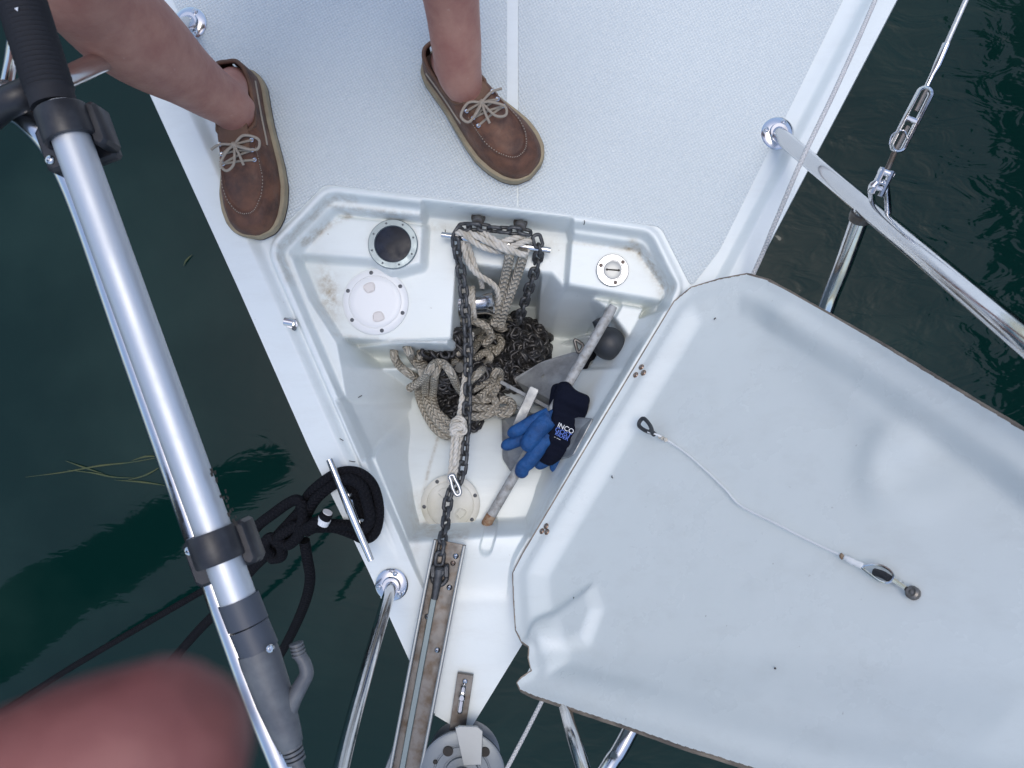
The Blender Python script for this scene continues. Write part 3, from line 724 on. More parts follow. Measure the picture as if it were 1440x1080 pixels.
for p in [(641, 782), (632, 826), (601, 867), (615, 914)]: screw(rol, g(*p, .008), me=SCRD if False else SCR, s=1.0)
screw(rol, g(637, 792, .008), me=SCRR, s=.9)
m = MB(); A2, B2 = g(655, 946, .004), g(643, 1026, .004); ax2 = (B2-A2).normalized()
m.box((A2+B2)/2+Vector((0, 0, .004)), ((B2-A2).length, .028, .008), X=ax2, bev=.1)
sf = obj('stem_plate', m, STEELD, boat, label='narrow stained stainless stem plate on the bow tip')
m = MB(); a_, b_ = g(652, 962, .016), g(647, 1003, .016)
m.box((a_+b_)/2, ((b_-a_).length, .009, .012), X=ax2, bev=.3); m.box(g(649.5, 981, .024), (.012, .011, .008), X=ax2, bev=.3); obj('toggle', m, STEEL, sf)
screw(sf, g(654, 958, .012), s=.9); screw(sf, g(652, 965, .012), s=1.0)
# furler drum beyond the stem
c = g(650, 1086, .03)
m = MB(); m.lathe([(.0, -.07), (.062, -.07), (.064, -.064), (.040, -.056), (.036, -.01), (.070, -.004), (.0735, 0), (.0735, .005), (.070, .007), (.050, .007), (.049, .0055), (.047, .0055), (.046, .007), (.034, .0075), (.033, .0055), (.030, .0055), (.029, .010), (.016, .011), (.015, .30), (0, .30)], c, (0, 0, 1), 64); dr = obj('furler_drum', m, DRUM, boat, label='grey furling drum at the stem')
for px_, s_ in (((630, 1056), 1.), ((612, 1071), .42), ((682, 1057), .95)):
    q = g(*px_, .037); m = MB(); m.lathe([(.0088*s_, 0), (.0088*s_, .0022), (.0072*s_, .0016), (0, .0014)], q, (0, -.1, 1), 22); obj('lightening_hole', m, CRACK, dr)
m = MB(); m.prism(G([(640, 1024), (646, 1021), (672, 1022), (679, 1028), (677, 1076), (652, 1077)], .052), .004, .0012); obj('guide_bracket', m, BRACK, dr, smooth=False)
m = MB(); m.prism(G([(560, 1030), (568, 1012), (590, 1030), (580, 1100), (530, 1110)], -.08), .02, .004); obj('roller_cheek', m, DRUM, rol, smooth=False)

# ------------------------------------------------------------------ pulpit
RT = .0130
def flange(c, n, parent, angs, r=.029):
    m = MB(); m.lathe([(r, 0), (r, .0022), (r-.002, .0042), (.016, .0052), (.0145, .008), (.0145, .012)], c, n, 36); f_ = obj('base_flange', m, STEEL, parent)
    M4 = frame(c, n, (1, 0, 0))
    for a in angs: screw(parent, M4 @ Vector((math.cos(R(a))*r*.74, math.sin(R(a))*r*.74, .0046)), n, SCR, .95, 'flange_screw')
Pb = Vector((.466, .440, .004)); Pt = Vector((.490, .042, .62))
Lb = Vector((-.5645, .633, .004)); Lt = Vector((-.503, .28, .59))
Pb.z = hz(Pb.x, Pb.y)+.002
m = MB()
top = [Pb, Pb.lerp(Pt, .5), Pt, Vector((.545, -.035, .667)), Vector((.600, -.130, .676)), Vector((.575, -.30, .676)), Vector((.44, -.53, .676)), Vector((.22, -.80, .68)), Vector((.02, -.90, .68)), Vector((-.11, -.76, .65)), Vector((-.18, -.56, .61)), g(434, 1172, .60), g(399, 1080, .60), g(339, 925, .60), g(189, 500, .60), g(101, 255, .60), g(40, 168, .60), g(-14, 143, .59), Lt.lerp(Lb, .02)+Vector((-.03, 0, 0)), Lt.lerp(Lb, .12), Lt.lerp(Lb, .6), Lb]
top[18:19] = []
m.tube(spline(top, 10), RT, 18)
pul = obj('pulpit', m, STEEL, boat, label='polished stainless pulpit rail around the bow', angle=60)
def leg(pts, r=RT*.92, name='pulpit_leg'):
    m = MB(); m.tube(spline(pts, 8), r, 16); return obj(name, m, STEEL, pul, angle=60)
zb = hz(g(551, 822).x, g(551, 822).y)
leg([g(551, 822, zb+.004), Vector((-.214, -.48, .39)), Vector((-.190, -.555, .612))], .0105)
flange(g(551, 822, zb+.001), (0, -.05, 1), pul, (72, 188, -50))
flange(Pb-Vector((0, 0, .002)), (0, 0, 1), pul, (62, 165, -60))
flange(Lb-Vector((0, 0, .002)), (0, 0, 1), pul, (62, 165, -60))
Mj = Pb.lerp(Pt, .50)
leg([Mj, g(1186, 372, .235), g(1160, 440, .165), Vector((.474, .0, .11)), Vector((.42, -.13, .10)), Vector((.32, -.30, .12)), g(885, 1030, .20), g(855, 1080, .22), Vector((.07, -.66, .27)), Vector((.03, -.80, .45)), Vector((.02, -.895, .67))], .0125, 'mid_rail')
m = MB(); m.lathe([(.0148, -.006), (.0155, 0), (.0148, .006)], Mj+(g(1186, 372, .235)-Mj).normalized()*.016, g(1186, 372, .235)-Mj, 18); obj('weld_bead', m, STEELD, pul)
zs = hz(*g(772, 893).to_2d())
leg([g(772, 893, .004), g(796, 1000, .24), g(820, 1080, .36), Vector((.15, -.65, .55)), Vector((.225, -.79, .675))], .0095)
# port bail with the gate wire, black strap on the rail
m = MB(); m.tube(spline([g(9, 118, .60), g(14, 92, .59), g(18, 62, .575), g(22, 40, .565)], 5), .0062, 10); obj('bail', m, STEEL, pul)
m = MB(); m.tube(spline([g(-40, 185, .615), g(0, 150, .625), g(24, 138, .627), g(46, 128, .62)], 5), [.0145]*16, 12); obj('strap', m, BLKP, pul)
# starboard lifeline : bail, pelican hook, turnbuckle, wire
Bt = Pb.lerp(Pt, .565)
life = empty('lifeline', g(1240, 270, .40), 'wire lifeline with open turnbuckle hooked to the starboard rail', 'lifeline')
zL = .40
m = MB(); m.tube(spline([Pb.lerp(Pt, .50)+Vector((.006, .004, .010)), g(1226, 262, zL), g(1240, 256, zL), g(1246, 264, zL), g(1249, 299, .36), Pb.lerp(Pt, .585)+Vector((.0, .0, .0))], 5), .0042, 10); obj('bail', m, STEEL, life)
ax3 = (g(1360, 0, .46)-g(1240, 250, zL)).normalized()
m = MB(); q = g(1241, 254, zL+.004); sx = Vector((ax3.y, -ax3.x, 0)).normalized()
for s_ in (-1, 1): m.tube([q-ax3*.018+sx*s_*.006, q+ax3*.014+sx*s_*.006], .0035, 8, flat=1.7)
m.tube([q-ax3*.010-sx*.010, q-ax3*.010+sx*.010], .0032, 8); m.tube([q+ax3*.010-sx*.009, q+ax3*.010+sx*.009], .0045, 10); obj('fork', m, STEEL, life)
m = MB(); m.tube([g(1247, 240, zL), g(1259, 212, .41)], .0034, 10); obj('stud', m, STEELD, life)
a_, b_ = g(1259, 212, .41), g(1304, 124, .43); ax4 = (b_-a_).normalized(); sx = Vector((ax4.y, -ax4.x, 0)).normalized(); Lk = (b_-a_).length
m = MB()
loop = []
for k in range(24):
    a = 2*math.pi*k/24; cx = Lk/2-.008; loop.append((a_+b_)/2+ax4*(math.copysign(cx, math.cos(a)) if abs(math.cos(a)) > 1e-6 else 0)+ax4*math.cos(a)*.008+sx*math.sin(a)*.0078)
m.tube(loop, .0026, 8, True, flat=1.9); 
m.tube([(a_+b_)/2-sx*.008, (a_+b_)/2+sx*.008], .0036, 8); obj('turnbuckle', m, STEEL, life)
m = MB(); m.tube([a_, a_.lerp(b_, .40)], .0028, 8); m.tube([b_, a_.lerp(b_, .64)], .0028, 8); obj('threaded_rod', m, STEELD, life)
m = MB(); m.tube(spline([a_+sx*-.010+ax4*.004, a_+sx*-.012+ax4*.016, a_+sx*-.004+ax4*.022+Vector((0, 0, .006)), a_+sx*.006+ax4*.018], 5), .0008, 6); obj('split_ring', m, STEEL, life)
m = MB(); m.tube([g(1303, 122, .43), g(1312, 103, .433), g(1318, 92, .436), g(1331, 62, .44)], [.003, .0030, .0046, .0046], 12); obj('swage', m, STEEL, life)
m = MB(); m.tube([g(1331, 62, .44), g(1362, -8, .455), g(1700, -700, .5)], .0029, 10); obj('wire', m, WIRE, life)

# white furling line from aft, over the rail, forward under the lid
m = MB(); m.tube(spline([g(1330, -240, .03), g(1234, -8, .07), g(1180, 115, .14), g(1128, 224, .175), g(1088, 318, .12), g(1058, 388, .065), g(960, 590, .0), g(860, 790, -.01), g(760, 990, .0), g(712, 1082, .035), g(690, 1120, .03)], 8), .0037, 10)
obj('furling_line', m, THINR, None, 'thin white furling line running forward over the starboard rail', 'rope')

# ------------------------------------------------------------------ deck cleat and black dock line
zd = .048; A, B = g(463, 646, zd), g(522, 788, zd)
m = MB(); m.tube([A, A.lerp(B, .2), A.lerp(B, .5), A.lerp(B, .8), B], [.0055, .0066, .0082, .0066, .0055], 16)
for t in (.37, .63):
    q = A.lerp(B, t); m.tube([q, Vector((q.x+.006, q.y, hz(q.x+.006, q.y)-.001))], [.0080, .0105], 14)
    m.lathe([(.014, 0), (.014, .003), (.011, .005)], (q.x+.006, q.y, hz(q.x+.006, q.y)), seg=20)
obj('bow_cleat', m, STEEL, boat, label='polished bow cleat on the port side deck')
RB = .0098
dock = empty('dock_line', g(480, 700, 0), 'black braided dock line knotted round the port bow cleat', 'rope')
zr = .030
m = MB()
def dk(l, n=7): m.tube(spline([g(*p) for p in l], n), RB, 12)
dk([(424, 722, -.02), (432, 700, .0), (449, 682, .022), (474, 666, zr), (500, 664, zr), (520, 677, zr), (530, 700, zr), (532, 727, zr), (526, 750, zr), (512, 757, .026), (495, 750, .012), (470, 742, .0), (440, 742, -.01), (415, 744, -.02)])
dk([(428, 730, .0), (444, 702, .02), (468, 682, zr), (490, 674, zr+.013), (508, 684, zr+.013), (516, 706, zr+.013), (520, 730, zr+.013), (510, 745, zr+.008), (497, 740, .02), (478, 738, .014), (452, 738, .012), (430, 748, .004)])
dk([(480, 672, zr), (498, 690, zr-.008), (507, 715, zr-.008), (510, 738, zr-.008)])
dk([(414, 758, -.02), (388, 762, -.04), (368, 776, -.06), (352, 762, -.05), (360, 742, -.03), (385, 722, 0), (408, 706, .01), (420, 704, .015), (423, 716, .005), (408, 734, -.01), (388, 756, -.03), (372, 780, -.06)])
dk([(425, 705, .014), (426, 730, .02), (420, 752, .012), (405, 766, -.005), (392, 756, -.005), (412, 742, .008), (440, 735, .014), (462, 740, .01)])
dk([(384, 778, -.05), (372, 768, -.02), (380, 756, -.012), (394, 766, -.015), (396, 782, -.04), (382, 786, -.06)])
dk([(455, 728, .03), (440, 738, .035), (425, 745, .02), (410, 738, .0)])
dk([(410, 752, -.02), (390, 768, -.05), (355, 800, -.12), (310, 855, -.22), (262, 906, -.34), (150, 1040, -.6)])
dk([(428, 760, -.01), (432, 785, -.03), (436, 815, -.06), (428, 850, -.12), (408, 895, -.22), (385, 935, -.32), (340, 1010, -.5)])
obj('rope', m, BLKR, dock)
m = MB(); m.tube([g(452, 737, .032), g(460, 722, .040)], RB*1.06, 14); obj('rope_end', m, BLKR, dock)
m = MB(); m.tube([g(453, 736, .033), g(457, 729, .036)], RB*1.16, 14); obj('whipping', m, PLATE, dock)
m = MB(); m.tube([g(460.4, 721, .0405), g(460.9, 720, .0410)], RB*.86, 14); obj('sealed_tip', m, PRINT, dock)
m = MB(); m.tube(spline([g(300, 822, -.5), g(200, 880, -.62), g(90, 945, -.74), g(0, 1003, -.84), g(-120, 1075, -.97)], 6), .0085, 10)
m.tube(spline([g(372, 775, -.08), g(340, 798, -.30), g(300, 822, -.5)], 5), .0085, 10)
obj('snubber', m, BLKR, None, 'slack dark line dropping from the black knot towards the water', 'rope')

# ------------------------------------------------------------------ boat hook clipped to the port rail
zh = .645; hk = empty('boat_hook', g(200, 500, .6), 'telescopic aluminium boat hook clipped along the port pulpit rail', 'boat hook')
A, B = g(84, 150, zh), g(337, 850, zh); ax = (B-A).normalized(); sx = Vector((-ax.y, ax.x, 0))
if sx.x < 0: sx = -sx
RP = .0169
m = MB(); m.tube([A, B], RP, 36, cap=True); pole = obj('pole', m, ALU, hk)
m = MB(); Pg = [g(74, 142, zh), g(30, 6, zh), g(8, -62, zh)]
gl = []; rl = []
for i in range(90):
    t = i/89; p = g(77, 150, zh).lerp(g(14, -50, zh), t); gl.append(p); rl.append((.0206 if t > .10 else .0200)+(.0011*math.sin(i*math.pi/1.5) if t > .10 else 0))
m.tube(gl, rl, 24); obj('grip', m, GRIP, hk, angle=80)
m = MB(); q = g(24, 14, zh+.0215); text('▾', .012, frame(q, (0, 0, 1), sx), INKW, 'grip_mark', hk)
C0, C1 = g(337, 848, zh), g(352, 884, zh)
m = MB(); m.tube([g(335, 842, zh), g(349, 878, zh)], .0188, 30); m.tube([g(349.6, 880, zh), g(364, 914, zh)], .0183, 30); obj('locking_collar', m, NAVYP, hk)
H_a, H_b = g(362, 914, zh), g(408, 1046, zh)
m = MB(); m.tube([H_a, H_a.lerp(H_b, .1), H_a.lerp(H_b, .55), H_a.lerp(H_b, .9), H_b, H_b+ax*.004], [.0182, .0186, .0170, .0135, .0120, .0090], 26); hh = obj('hook_head', m, GREYP, hk)
m = MB()
for i in range(4): m.tube([H_b+ax*(.002+.0042*i), H_b+ax*(.0045+.0042*i)], .0102-.0004*i, 18)
m.tube([H_b, H_b+ax*.03], .0055, 14); obj('threaded_tip', m, GREYP, hh)
m = MB(); m.tube(spline([g(403, 1008, zh), g(412, 985, zh), g(424, 962, zh), g(431, 948, zh), g(428, 932, zh), g(420, 920, zh)], 6), [.0082-.0028*i/30 for i in range(31)], 14); obj('hook_prong', m, GREYP, hh)
m = MB()
for i in range(4): m.tube([g(421-1.4*i, 922-5*i, zh), g(420.4-1.4*i, 919.5-5*i, zh)], .0066, 14)
m.tube([g(421, 922, zh), g(416.5, 905, zh)], .0052, 12); obj('prong_tip', m, GREYP, hh)
screw(hk, g(377, 913, zh+.016)+sx*.002, (sx*.45+Vector((0, 0, 1))), SCR, .75)
def clip(cpx, side_px, side2_px, scr):
    q = g(*cpx, zh); m = MB(); L_ = .030
    prof = [(.0182, -L_/2), (.0225, -L_/2), (.0232, -L_/2+.002), (.0232, L_/2-.002), (.0225, L_/2), (.0182, L_/2)]
    m.lathe(prof, q, ax, 36, closed=True); cl = obj('rail_clip', m, BLKP, hk, angle=50)
    m = MB(); m.box(q-sx*.024+ax*.010-Vector((0, 0, .022)), (.046, .022, .030), X=ax, bev=.2)
    m.box(q+sx*.024+ax*.006-Vector((0, 0, .016)), (.042, .013, .030), X=ax, bev=.25)
    m.box(q-Vector((0, 0, .034))+ax*.010, (.040, .05, .016), X=ax, bev=.2); obj('clip_body', m, BLKP, hk)
    screw(hk, q-sx*.028+ax*scr-Vector((0, 0, .0068)), (0, 0, 1), SCR, .9)
clip((93, 176), None, None, .022); clip((304, 768), None, None, -.004)
# worn black print on the tube
m = MB()
for i in range(26):
    t = random.uniform(0, 1); a = R(random.uniform(48, 74)); p = g(280, 655, zh).lerp(g(315, 745, zh), t); n = sx*math.sin(a)+Vector((0, 0, math.cos(a)))
    tn = ax.cross(n); s_ = random.uniform(.0006, .0017); P = [p+n*(RP+.0004)+ax*s_*i_*1.3+tn*s_*j_ for i_, j_ in ((-1, -1), (1, -.6), (1.2, .9), (-.8, 1))]
    m.add(P, [(0, 1, 2, 3)])
obj('worn_print', m, CRACK, hk, smooth=False)

# ------------------------------------------------------------------ anchor chain
def link_mesh(rw=.0035, pitch=.0185, wd=.0152, seg=20, rs=7):
    m = MB(); P = []; hl = pitch/2-.0005
    for k in range(seg):
        a = 2*math.pi*k/seg; x = math.cos(a)*wd/2*.52; P.append(Vector((math.copysign(max(hl+rw*.5-wd/2*.52+.0002, .001), math.cos(a))+math.cos(a)*wd/2*.62 if abs(math.cos(a)) > 1e-6 else 0, math.sin(a)*wd/2, 0)))
    m.tube(P, rw, rs, True, up=(0, 0, 1)); return m
LK = link_mesh().mesh('link', angle=80); LK.materials.append(CHAIN)
chain = empty('anchor_chain', g(655, 560, -.1), 'grey galvanised anchor chain draped over the locker cleat and led to the bow roller', 'chain')
def run(pts, pitch=.0185, roll0=0, jit=.25):
    P = spline(pts, 40); d = [0]
    for a, b in zip(P[:-1], P[1:]): d.append(d[-1]+(b-a).length)
    n = int(d[-1]/pitch); j = 0; out = []
    for i in range(n):
        s_ = (i+.5)*pitch
        while d[j+1] < s_: j += 1
        t = (s_-d[j])/(d[j+1]-d[j]); p = P[j].lerp(P[j+1], t); tg = (P[min(j+3, len(P)-1)]-P[max(j-3, 0)]).normalized()
        up = Vector((0, 0, 1)) if abs(tg.z) < .85 else Vector((.3, -1, 0))
        y = up.cross(tg).normalized(); z = tg.cross(y)
        ro = R(90*(i % 2)+roll0)+random.uniform(-jit, jit)
        z2 = z*math.cos(ro)+y*math.sin(ro); y2 = z2.cross(tg)
        M4 = Matrix((tg, y2, z2)).transposed().to_4x4(); M4.translation = p; out.append(M4)
    return out
zt = -.042
runA = [g(648, 322, zt), g(641, 336, zt-.002), g(643, 356, -.058), g(648, 380, -.075), g(652, 410, -.085), g(655, 440, -.09), g(658, 475, -.095), g(658, 520, -.095), g(657, 565, -.09), g(655, 610, -.08), g(652, 645, -.072), g(646, 676, -.062), g(634, 690, -.052), g(629, 712, -.045), g(626, 740, -.020), g(621, 765, .012), g(617, 796, .017)]
for M4 in run(runA, roll0=40): inst('link', LK, M4, chain)
for M4 in run([g(646, 320, zt), g(668, 319, -.036), g(692, 322, -.04), g(716, 324, -.036), g(738, 326, -.038), g(753, 333, zt)], roll0=30): inst('link', LK, M4, chain)
for M4 in run([g(754, 332, zt), g(758, 348, -.05), g(756, 365, -.075), g(750, 388, -.098), g(742, 412, -.13), g(735, 434, -.165), g(727, 458, -.215)], roll0=20): inst('link', LK, M4, chain)
# swivel shackle and the galvanised strop in the channel
m = MB(); m.tube(spline([g(612, 800, .016), g(608, 812, .016), g(612, 820, .016), g(621, 822, .016), g(628, 814, .016), g(626, 803, .016)], 5), .0042, 10); m.tube([g(607, 806, .017), g(631, 808, .017)], .0038, 10)
m.box(g(618, 804, .020), (.020, .016, .012), bev=.3); m.box(g(609, 803, .018), (.009, .024, .012), bev=.3); m.box(g(628, 803, .018), (.009, .024, .012), bev=.3); m.tube([g(618, 800, .021), g(615, 818, .021), g(611, 842, .018)], [.0085, .0075, .0058], 12); obj('shackle', m, CHAIN, chain)
m = MB(); m.box((g(615, 815, .012)+g(560, 1110, .012))/2, ((g(615, 815)-g(560, 1110)).length, .0105, .007), X=g(560, 1110)-g(615, 815), bev=.25); obj('strop', m, mat('dull_strop', (.22, .27, .28), .5, .5, bump=(60, .1, .002)), chain)
# heap of chain at the bottom (nobody could count it)
def heap(spec):
    m = MB(); base = link_mesh(.0036, .0205, .0175, 14, 6)
    for px, py, rx, ry, th, n in spec:
        for _ in range(n):
            a = random.uniform(0, 6.283); q = math.sqrt(random.random()); x = px+rx*q*math.cos(a); y = py+ry*q*math.sin(a)
            hh_ = hit(x, y)
            if hh_ > -.13: continue
            z = hh_+.005+th*(1-q**3)*random.uniform(.35, 1); x, y, z = g(x, y, z)
            rot = Matrix.Rotation(random.uniform(0, 6.28), 4, 'Z') @ Matrix.Rotation(random.gauss(0, .7), 4, 'X') @ Matrix.Rotation(random.gauss(0, .5), 4, 'Y')
            m.add([rot @ Vector(p)+Vector((x, y, z)) for p in base.v], base.f)
    return m
hp = heap([(742, 488, 29, 36, .075, 210), (722, 520, 30, 30, .035, 120), (662, 520, 58, 62, .030, 330), (622, 492, 34, 26, .03, 120), (648, 580, 30, 28, .022, 90), (690, 470, 35, 28, .05, 140), (724, 462, 16, 18, .08, 70)])
obj('chain_heap', hp, CHAIND, chain, kind='stuff', label='dark heap of chain at the bottom of the locker', angle=80)

# ------------------------------------------------------------------ ropes in the locker
RW = .0082
rode = empty('anchor_rode', g(640, 540, -.3), 'weathered off-white braided anchor rope heaped on the dark chain', 'rope')
m = MB()
zR = -.25
def rp(pts, z=zR, dz=0, r=RW):
    n = len(pts); P = []
    for i, p in enumerate(pts):
        hh_ = hit(p[0], p[1])
        if hh_ > -.12: hh_ = -.22
        zz = p[2] if z is None else hh_+RW+max(0., z+.30)*.62+.004*math.sin(i*1.7+len(pts))
        P.append(g(p[0], p[1], zz))
    m.tube(spline(P, 8), r, 14)
rp([(590, 474), (572, 474), (558, 483), (554, 497), (560, 512), (572, 523), (586, 532), (600, 540)], -.27)
rp([(566, 478), (574, 492), (580, 504), (590, 516), (602, 530)], -.255)
rp([(575, 482), (590, 484), (592, 498), (594, 508), (600, 520)], -.26)
rp([(592, 500), (588, 508), (594, 524), (598, 530)], -.245)
rp([(576, 546), (592, 535), (604, 520), (612, 511), (624, 512), (634, 524), (642, 540), (652, 556), (658, 570)], -.215)
rp([(618, 512), (612, 526), (610, 545), (609, 560), (614, 578), (624, 588), (636, 600)], -.236)
rp([(600, 526), (598, 540), (599, 556), (604, 570), (614, 592), (630, 606), (640, 610)], -.245)
rp([(588, 545), (590, 560), (598, 580), (610, 600), (624, 612), (638, 612), (648, 606)], -.28)
rp([(598, 560), (606, 580), (620, 596), (636, 596), (650, 592)], -.25)
rp([(690, 560), (698, 546), (703, 532), (702, 523), (695, 524), (692, 536), (684, 550), (672, 560)], -.22)
rp([(664, 561), (680, 563), (693, 560), (697, 566), (698, 576), (706, 583), (717, 580), (721, 570), (714, 563), (702, 562)], -.23)
rp([(660, 572), (676, 574), (692, 575), (706, 578), (716, 574)], -.243)
rp([(655, 584), (672, 586), (688, 582), (700, 576)], -.25)
rp([(640, 516), (641, 505), (650, 494), (662, 484), (676, 476), (686, 468), (690, 458), (680, 453), (668, 456)], -.215)
rp([(646, 518), (652, 506), (662, 496), (672, 484)], -.225)
rp([(660, 536), (674, 524), (685, 512), (689, 502), (682, 496), (672, 502), (664, 512)], -.22)
rp([(664, 548), (678, 540), (688, 530)], -.228)
rp([(694, 498), (702, 490), (705, 481), (700, 474), (692, 476)], -.222)
rp([(682, 498), (690, 490), (700, 492)], -.225)
rp([(640, 472, -.20), (645, 458, -.19), (656, 450, -.18), (668, 452, -.18), (684, 460, -.19), (690, 474, -.21), (680, 484, -.22)], None)
rp([(648, 478), (660, 470), (672, 466), (682, 472)], -.205)
rp([(690, 452), (700, 444), (712, 446), (716, 456), (706, 462), (696, 458)], -.185)
# two braided parts hanging from the cleat
rp([(716, 352, -.04), (716, 362, -.052), (712, 382, -.09), (707, 405, -.12), (702, 428, -.15), (699, 446, -.18), (694, 456, -.19)], None, r=.0092)
rp([(735, 352, -.04), (735, 362, -.052), (728, 385, -.09), (719, 410, -.12), (711, 432, -.15), (706, 448, -.18), (704, 458, -.19)], None, r=.0092)
obj('rope_coil', m, WHTR, rode, angle=80)
snb = empty('windlass_line', g(690, 345, -.05), 'three-strand white rope figure-eighted on the locker cleat and wrapped on the windlass', 'rope')
m = MB(); RS = .0058
def t3(pts, r=RS): m.rope3(spline([g(*p) for p in pts], 10), r)
zc2 = -.036
t3([(640, 334, -.05), (645, 327, zc2), (655, 331, zc2+.004), (672, 344, zc2), (692, 352, -.045), (708, 354, -.06)])
t3([(652, 330, -.05), (660, 328, zc2), (674, 334, zc2+.006), (694, 344, zc2+.008), (718, 354, zc2+.004), (735, 356, -.05)])
t3([(668, 330, -.05), (680, 328, zc2), (696, 338, zc2+.008), (716, 350, zc2+.01), (736, 358, zc2), (742, 352, -.055)])
t3([(748, 338, -.05), (738, 340, zc2), (722, 346, zc2+.002), (706, 350, -.045)])
t3([(738, 335, -.05), (724, 335, zc2), (708, 340, zc2+.002), (698, 345, -.042)])
t3([(650, 336, -.055), (653, 352, -.060), (660, 372, -.068), (672, 386, -.080), (688, 396, -.095), (698, 406, -.11), (701, 420, -.13), (701, 440, -.17)])
t3([(658, 340, -.06), (662, 356, -.070), (668, 375, -.078), (676, 395, -.12), (678, 404, -.14)], .0052)
A = g(637, 427, zw); B = g(694, 424, zw); axw = (B-A).normalized()
for off in (.024, .033, .041):
    c = A+axw*off; u = Vector((0, 0, 1)); v_ = axw.cross(u)
    m.rope3([c+(u*math.cos(a)+v_*math.sin(a))*.029 for a in np.linspace(-2.4, 2.4, 50)], .0048)
obj('three_strand_rope', m, WHTT, snb, angle=80)
sn2 = empty('snubber_line', g(645, 600, -.08), 'short white twisted line knotted beside the chain with a steel hook', 'rope')
m = MB()
t3([(664, 470, -.16), (659, 492, -.12), (655, 520, -.10), (651, 550, -.092), (647, 580, -.086), (644, 592, -.08)], .0055)
t3([(650, 612, -.075), (640, 610, -.060), (636, 604, -.056), (642, 597, -.052), (651, 600, -.055), (653, 607, -.062), (645, 612, -.066)], .0054)
t3([(638, 594, -.066), (645, 589, -.058), (652, 592, -.060), (650, 600, -.056), (641, 604, -.054), (636, 611, -.062)], .0054)
t3([(640, 612, -.075), (636, 600, -.066), (640, 590, -.060), (648, 588, -.060), (653, 596, -.062), (651, 606, -.068), (644, 610, -.062), (638, 606, -.058), (637, 597, -.064)], .0052)
t3([(639, 606, -.075), (637, 630, -.07), (635, 655, -.062), (633, 672, -.058), (634, 679, -.056)], .0056)
t3([(648, 606, -.075), (645, 630, -.07), (641, 655, -.062), (638, 672, -.058), (635, 680, -.056)], .0056)
t3([(643, 600, -.062), (642, 625, -.060), (639, 655, -.052)], .0048)
obj('three_strand_rope', m, WHTT, sn2, angle=80)
m = MB(); m.tube(spline([g(*p, -.046) for p in [(634, 676), (632, 670), (637, 668), (640, 674), (646, 686), (647, 694), (642, 696), (637, 688)]], 6, True), .0034, 10, True); obj('snap_hook', m, SATIN, sn2)

# ------------------------------------------------------------------ anchor
anc = empty('anchor', g(770, 570, -.2), 'galvanised anchor with long round stock lying in the locker under work gloves', 'anchor')
A, B = g(863, 430, -.060), g(683, 738, -.104)
m = MB(); n = 30; m.tube([A.lerp(B, i/n) for i in range(n+1)], [.0094 if 0 < i < n else .0076 for i in range(n+1)], 16); stock = obj('stock', m, GALVR, anc, label='round stock bar with flaking zinc')
m = MB(); q = (B-A).normalized(); m.tube([B-q*.022, B-q*.004, B+q*.001], [.0100, .0102, .0085], 16); obj('rusty_end', m, RUST, stock, label='rusted end of the stock')
def plate(px, z, th=.006): m = MB(); m.prism(round_poly([g(p[0], p[1], max(p[2], hit(p[0], p[1])+.012)) for p in px], .006, 3), th, .0012); return m
obj('fluke', plate([(722, 532, -.235), (762, 508, -.215), (808, 494, -.19), (818, 500, -.19), (800, 540, -.20), (782, 572, -.21), (752, 570, -.22)], -.21), GALV, anc, smooth=False)
obj('fluke', plate([(705, 584, -.20), (740, 580, -.19), (834, 588, -.125), (806, 640, -.14), (760, 652, -.18), (718, 664, -.20), (706, 645, -.205)], -.2), GALV, anc, smooth=False)
m = pillow(round_poly([p.to_2d() for p in G([(757, 533), (766, 522), (790, 519), (788, 534), (770, 541)], -.20)], .01), -.206, .012, .003, .008); obj('ballast_lead', m, mat('lead_lump', (.16, .17, .16), .7, .3, bump=(60, .7, .006), var=((.3, .31, .3), 60, .4, .6)), anc)
A, B = g(703, 541, -.205), g(790, 588, -.165)
m = MB(); m.box((A+B)/2+Vector((.003, .005, 0)), ((B-A).length, .008, .022), X=B-A); m.box((A.lerp(B, .25)+B.lerp(A, .2))/2+Vector((-.012, -.02, -.002)), ((B-A).length*.65, .007, .022), X=B-A)
m.tube([A.lerp(B, .12)+Vector((0, 0, .008)), A.lerp(B, .12)+Vector((.002, .004, .016))], .004, 8); obj('shank', m, GALV, anc)
m = MB(); A, B = g(752, 545, -.15), g(724, 606, -.15); m.box((A+B)/2, ((B-A).length, .020, .016), X=B-A, bev=.12); obj('tripping_palm', m, GALV, anc)
m = MB(); A, B = g(823, 600, -.115), g(806, 634, -.115); m.box((A+B)/2, ((B-A).length, .020, .014), X=B-A); obj('crown_end', m, GALVR, anc)

# black ball float with eye and triangular ring
bal = empty('ball_float', g(855, 483, -.24), 'small black rubber ball float beside the anchor stock', 'float')
c = g(856, 483, hit(856, 483)+.052); m = MB(); prof = [(.0315*math.sin(math.pi*i/18)+1e-6, -.0315*math.cos(math.pi*i/18)) for i in range(19)]
m.lathe(prof, c, (.6, -.8, .25), 36); obj('ball', m, RUBBER, bal, angle=80)
ax = Vector((-.42, .9, .1)).normalized(); m = MB(); m.lathe([(.0, .030), (.013, .030), (.012, .050), (0, .052)], c, ax, 14); obj('neck', m, RUBBER, bal)
e_ = g(865, 513, c.z); m = MB(); m.tube(spline([e_+Vector((math.cos(a)*.006, math.sin(a)*.009, 0)) for a in np.linspace(0, 5.6, 8)], 4, True), .0032, 8, True); obj('eye', m, RUBBER, bal)
m = MB(); m.tube(spline(round_poly(G([(807, 476), (822, 486), (813, 498)], -.155), .008, 4), 2, True), .0034, 10, True); m.tube([g(819, 488, -.155), g(828, 492, -.165)], .004, 8)
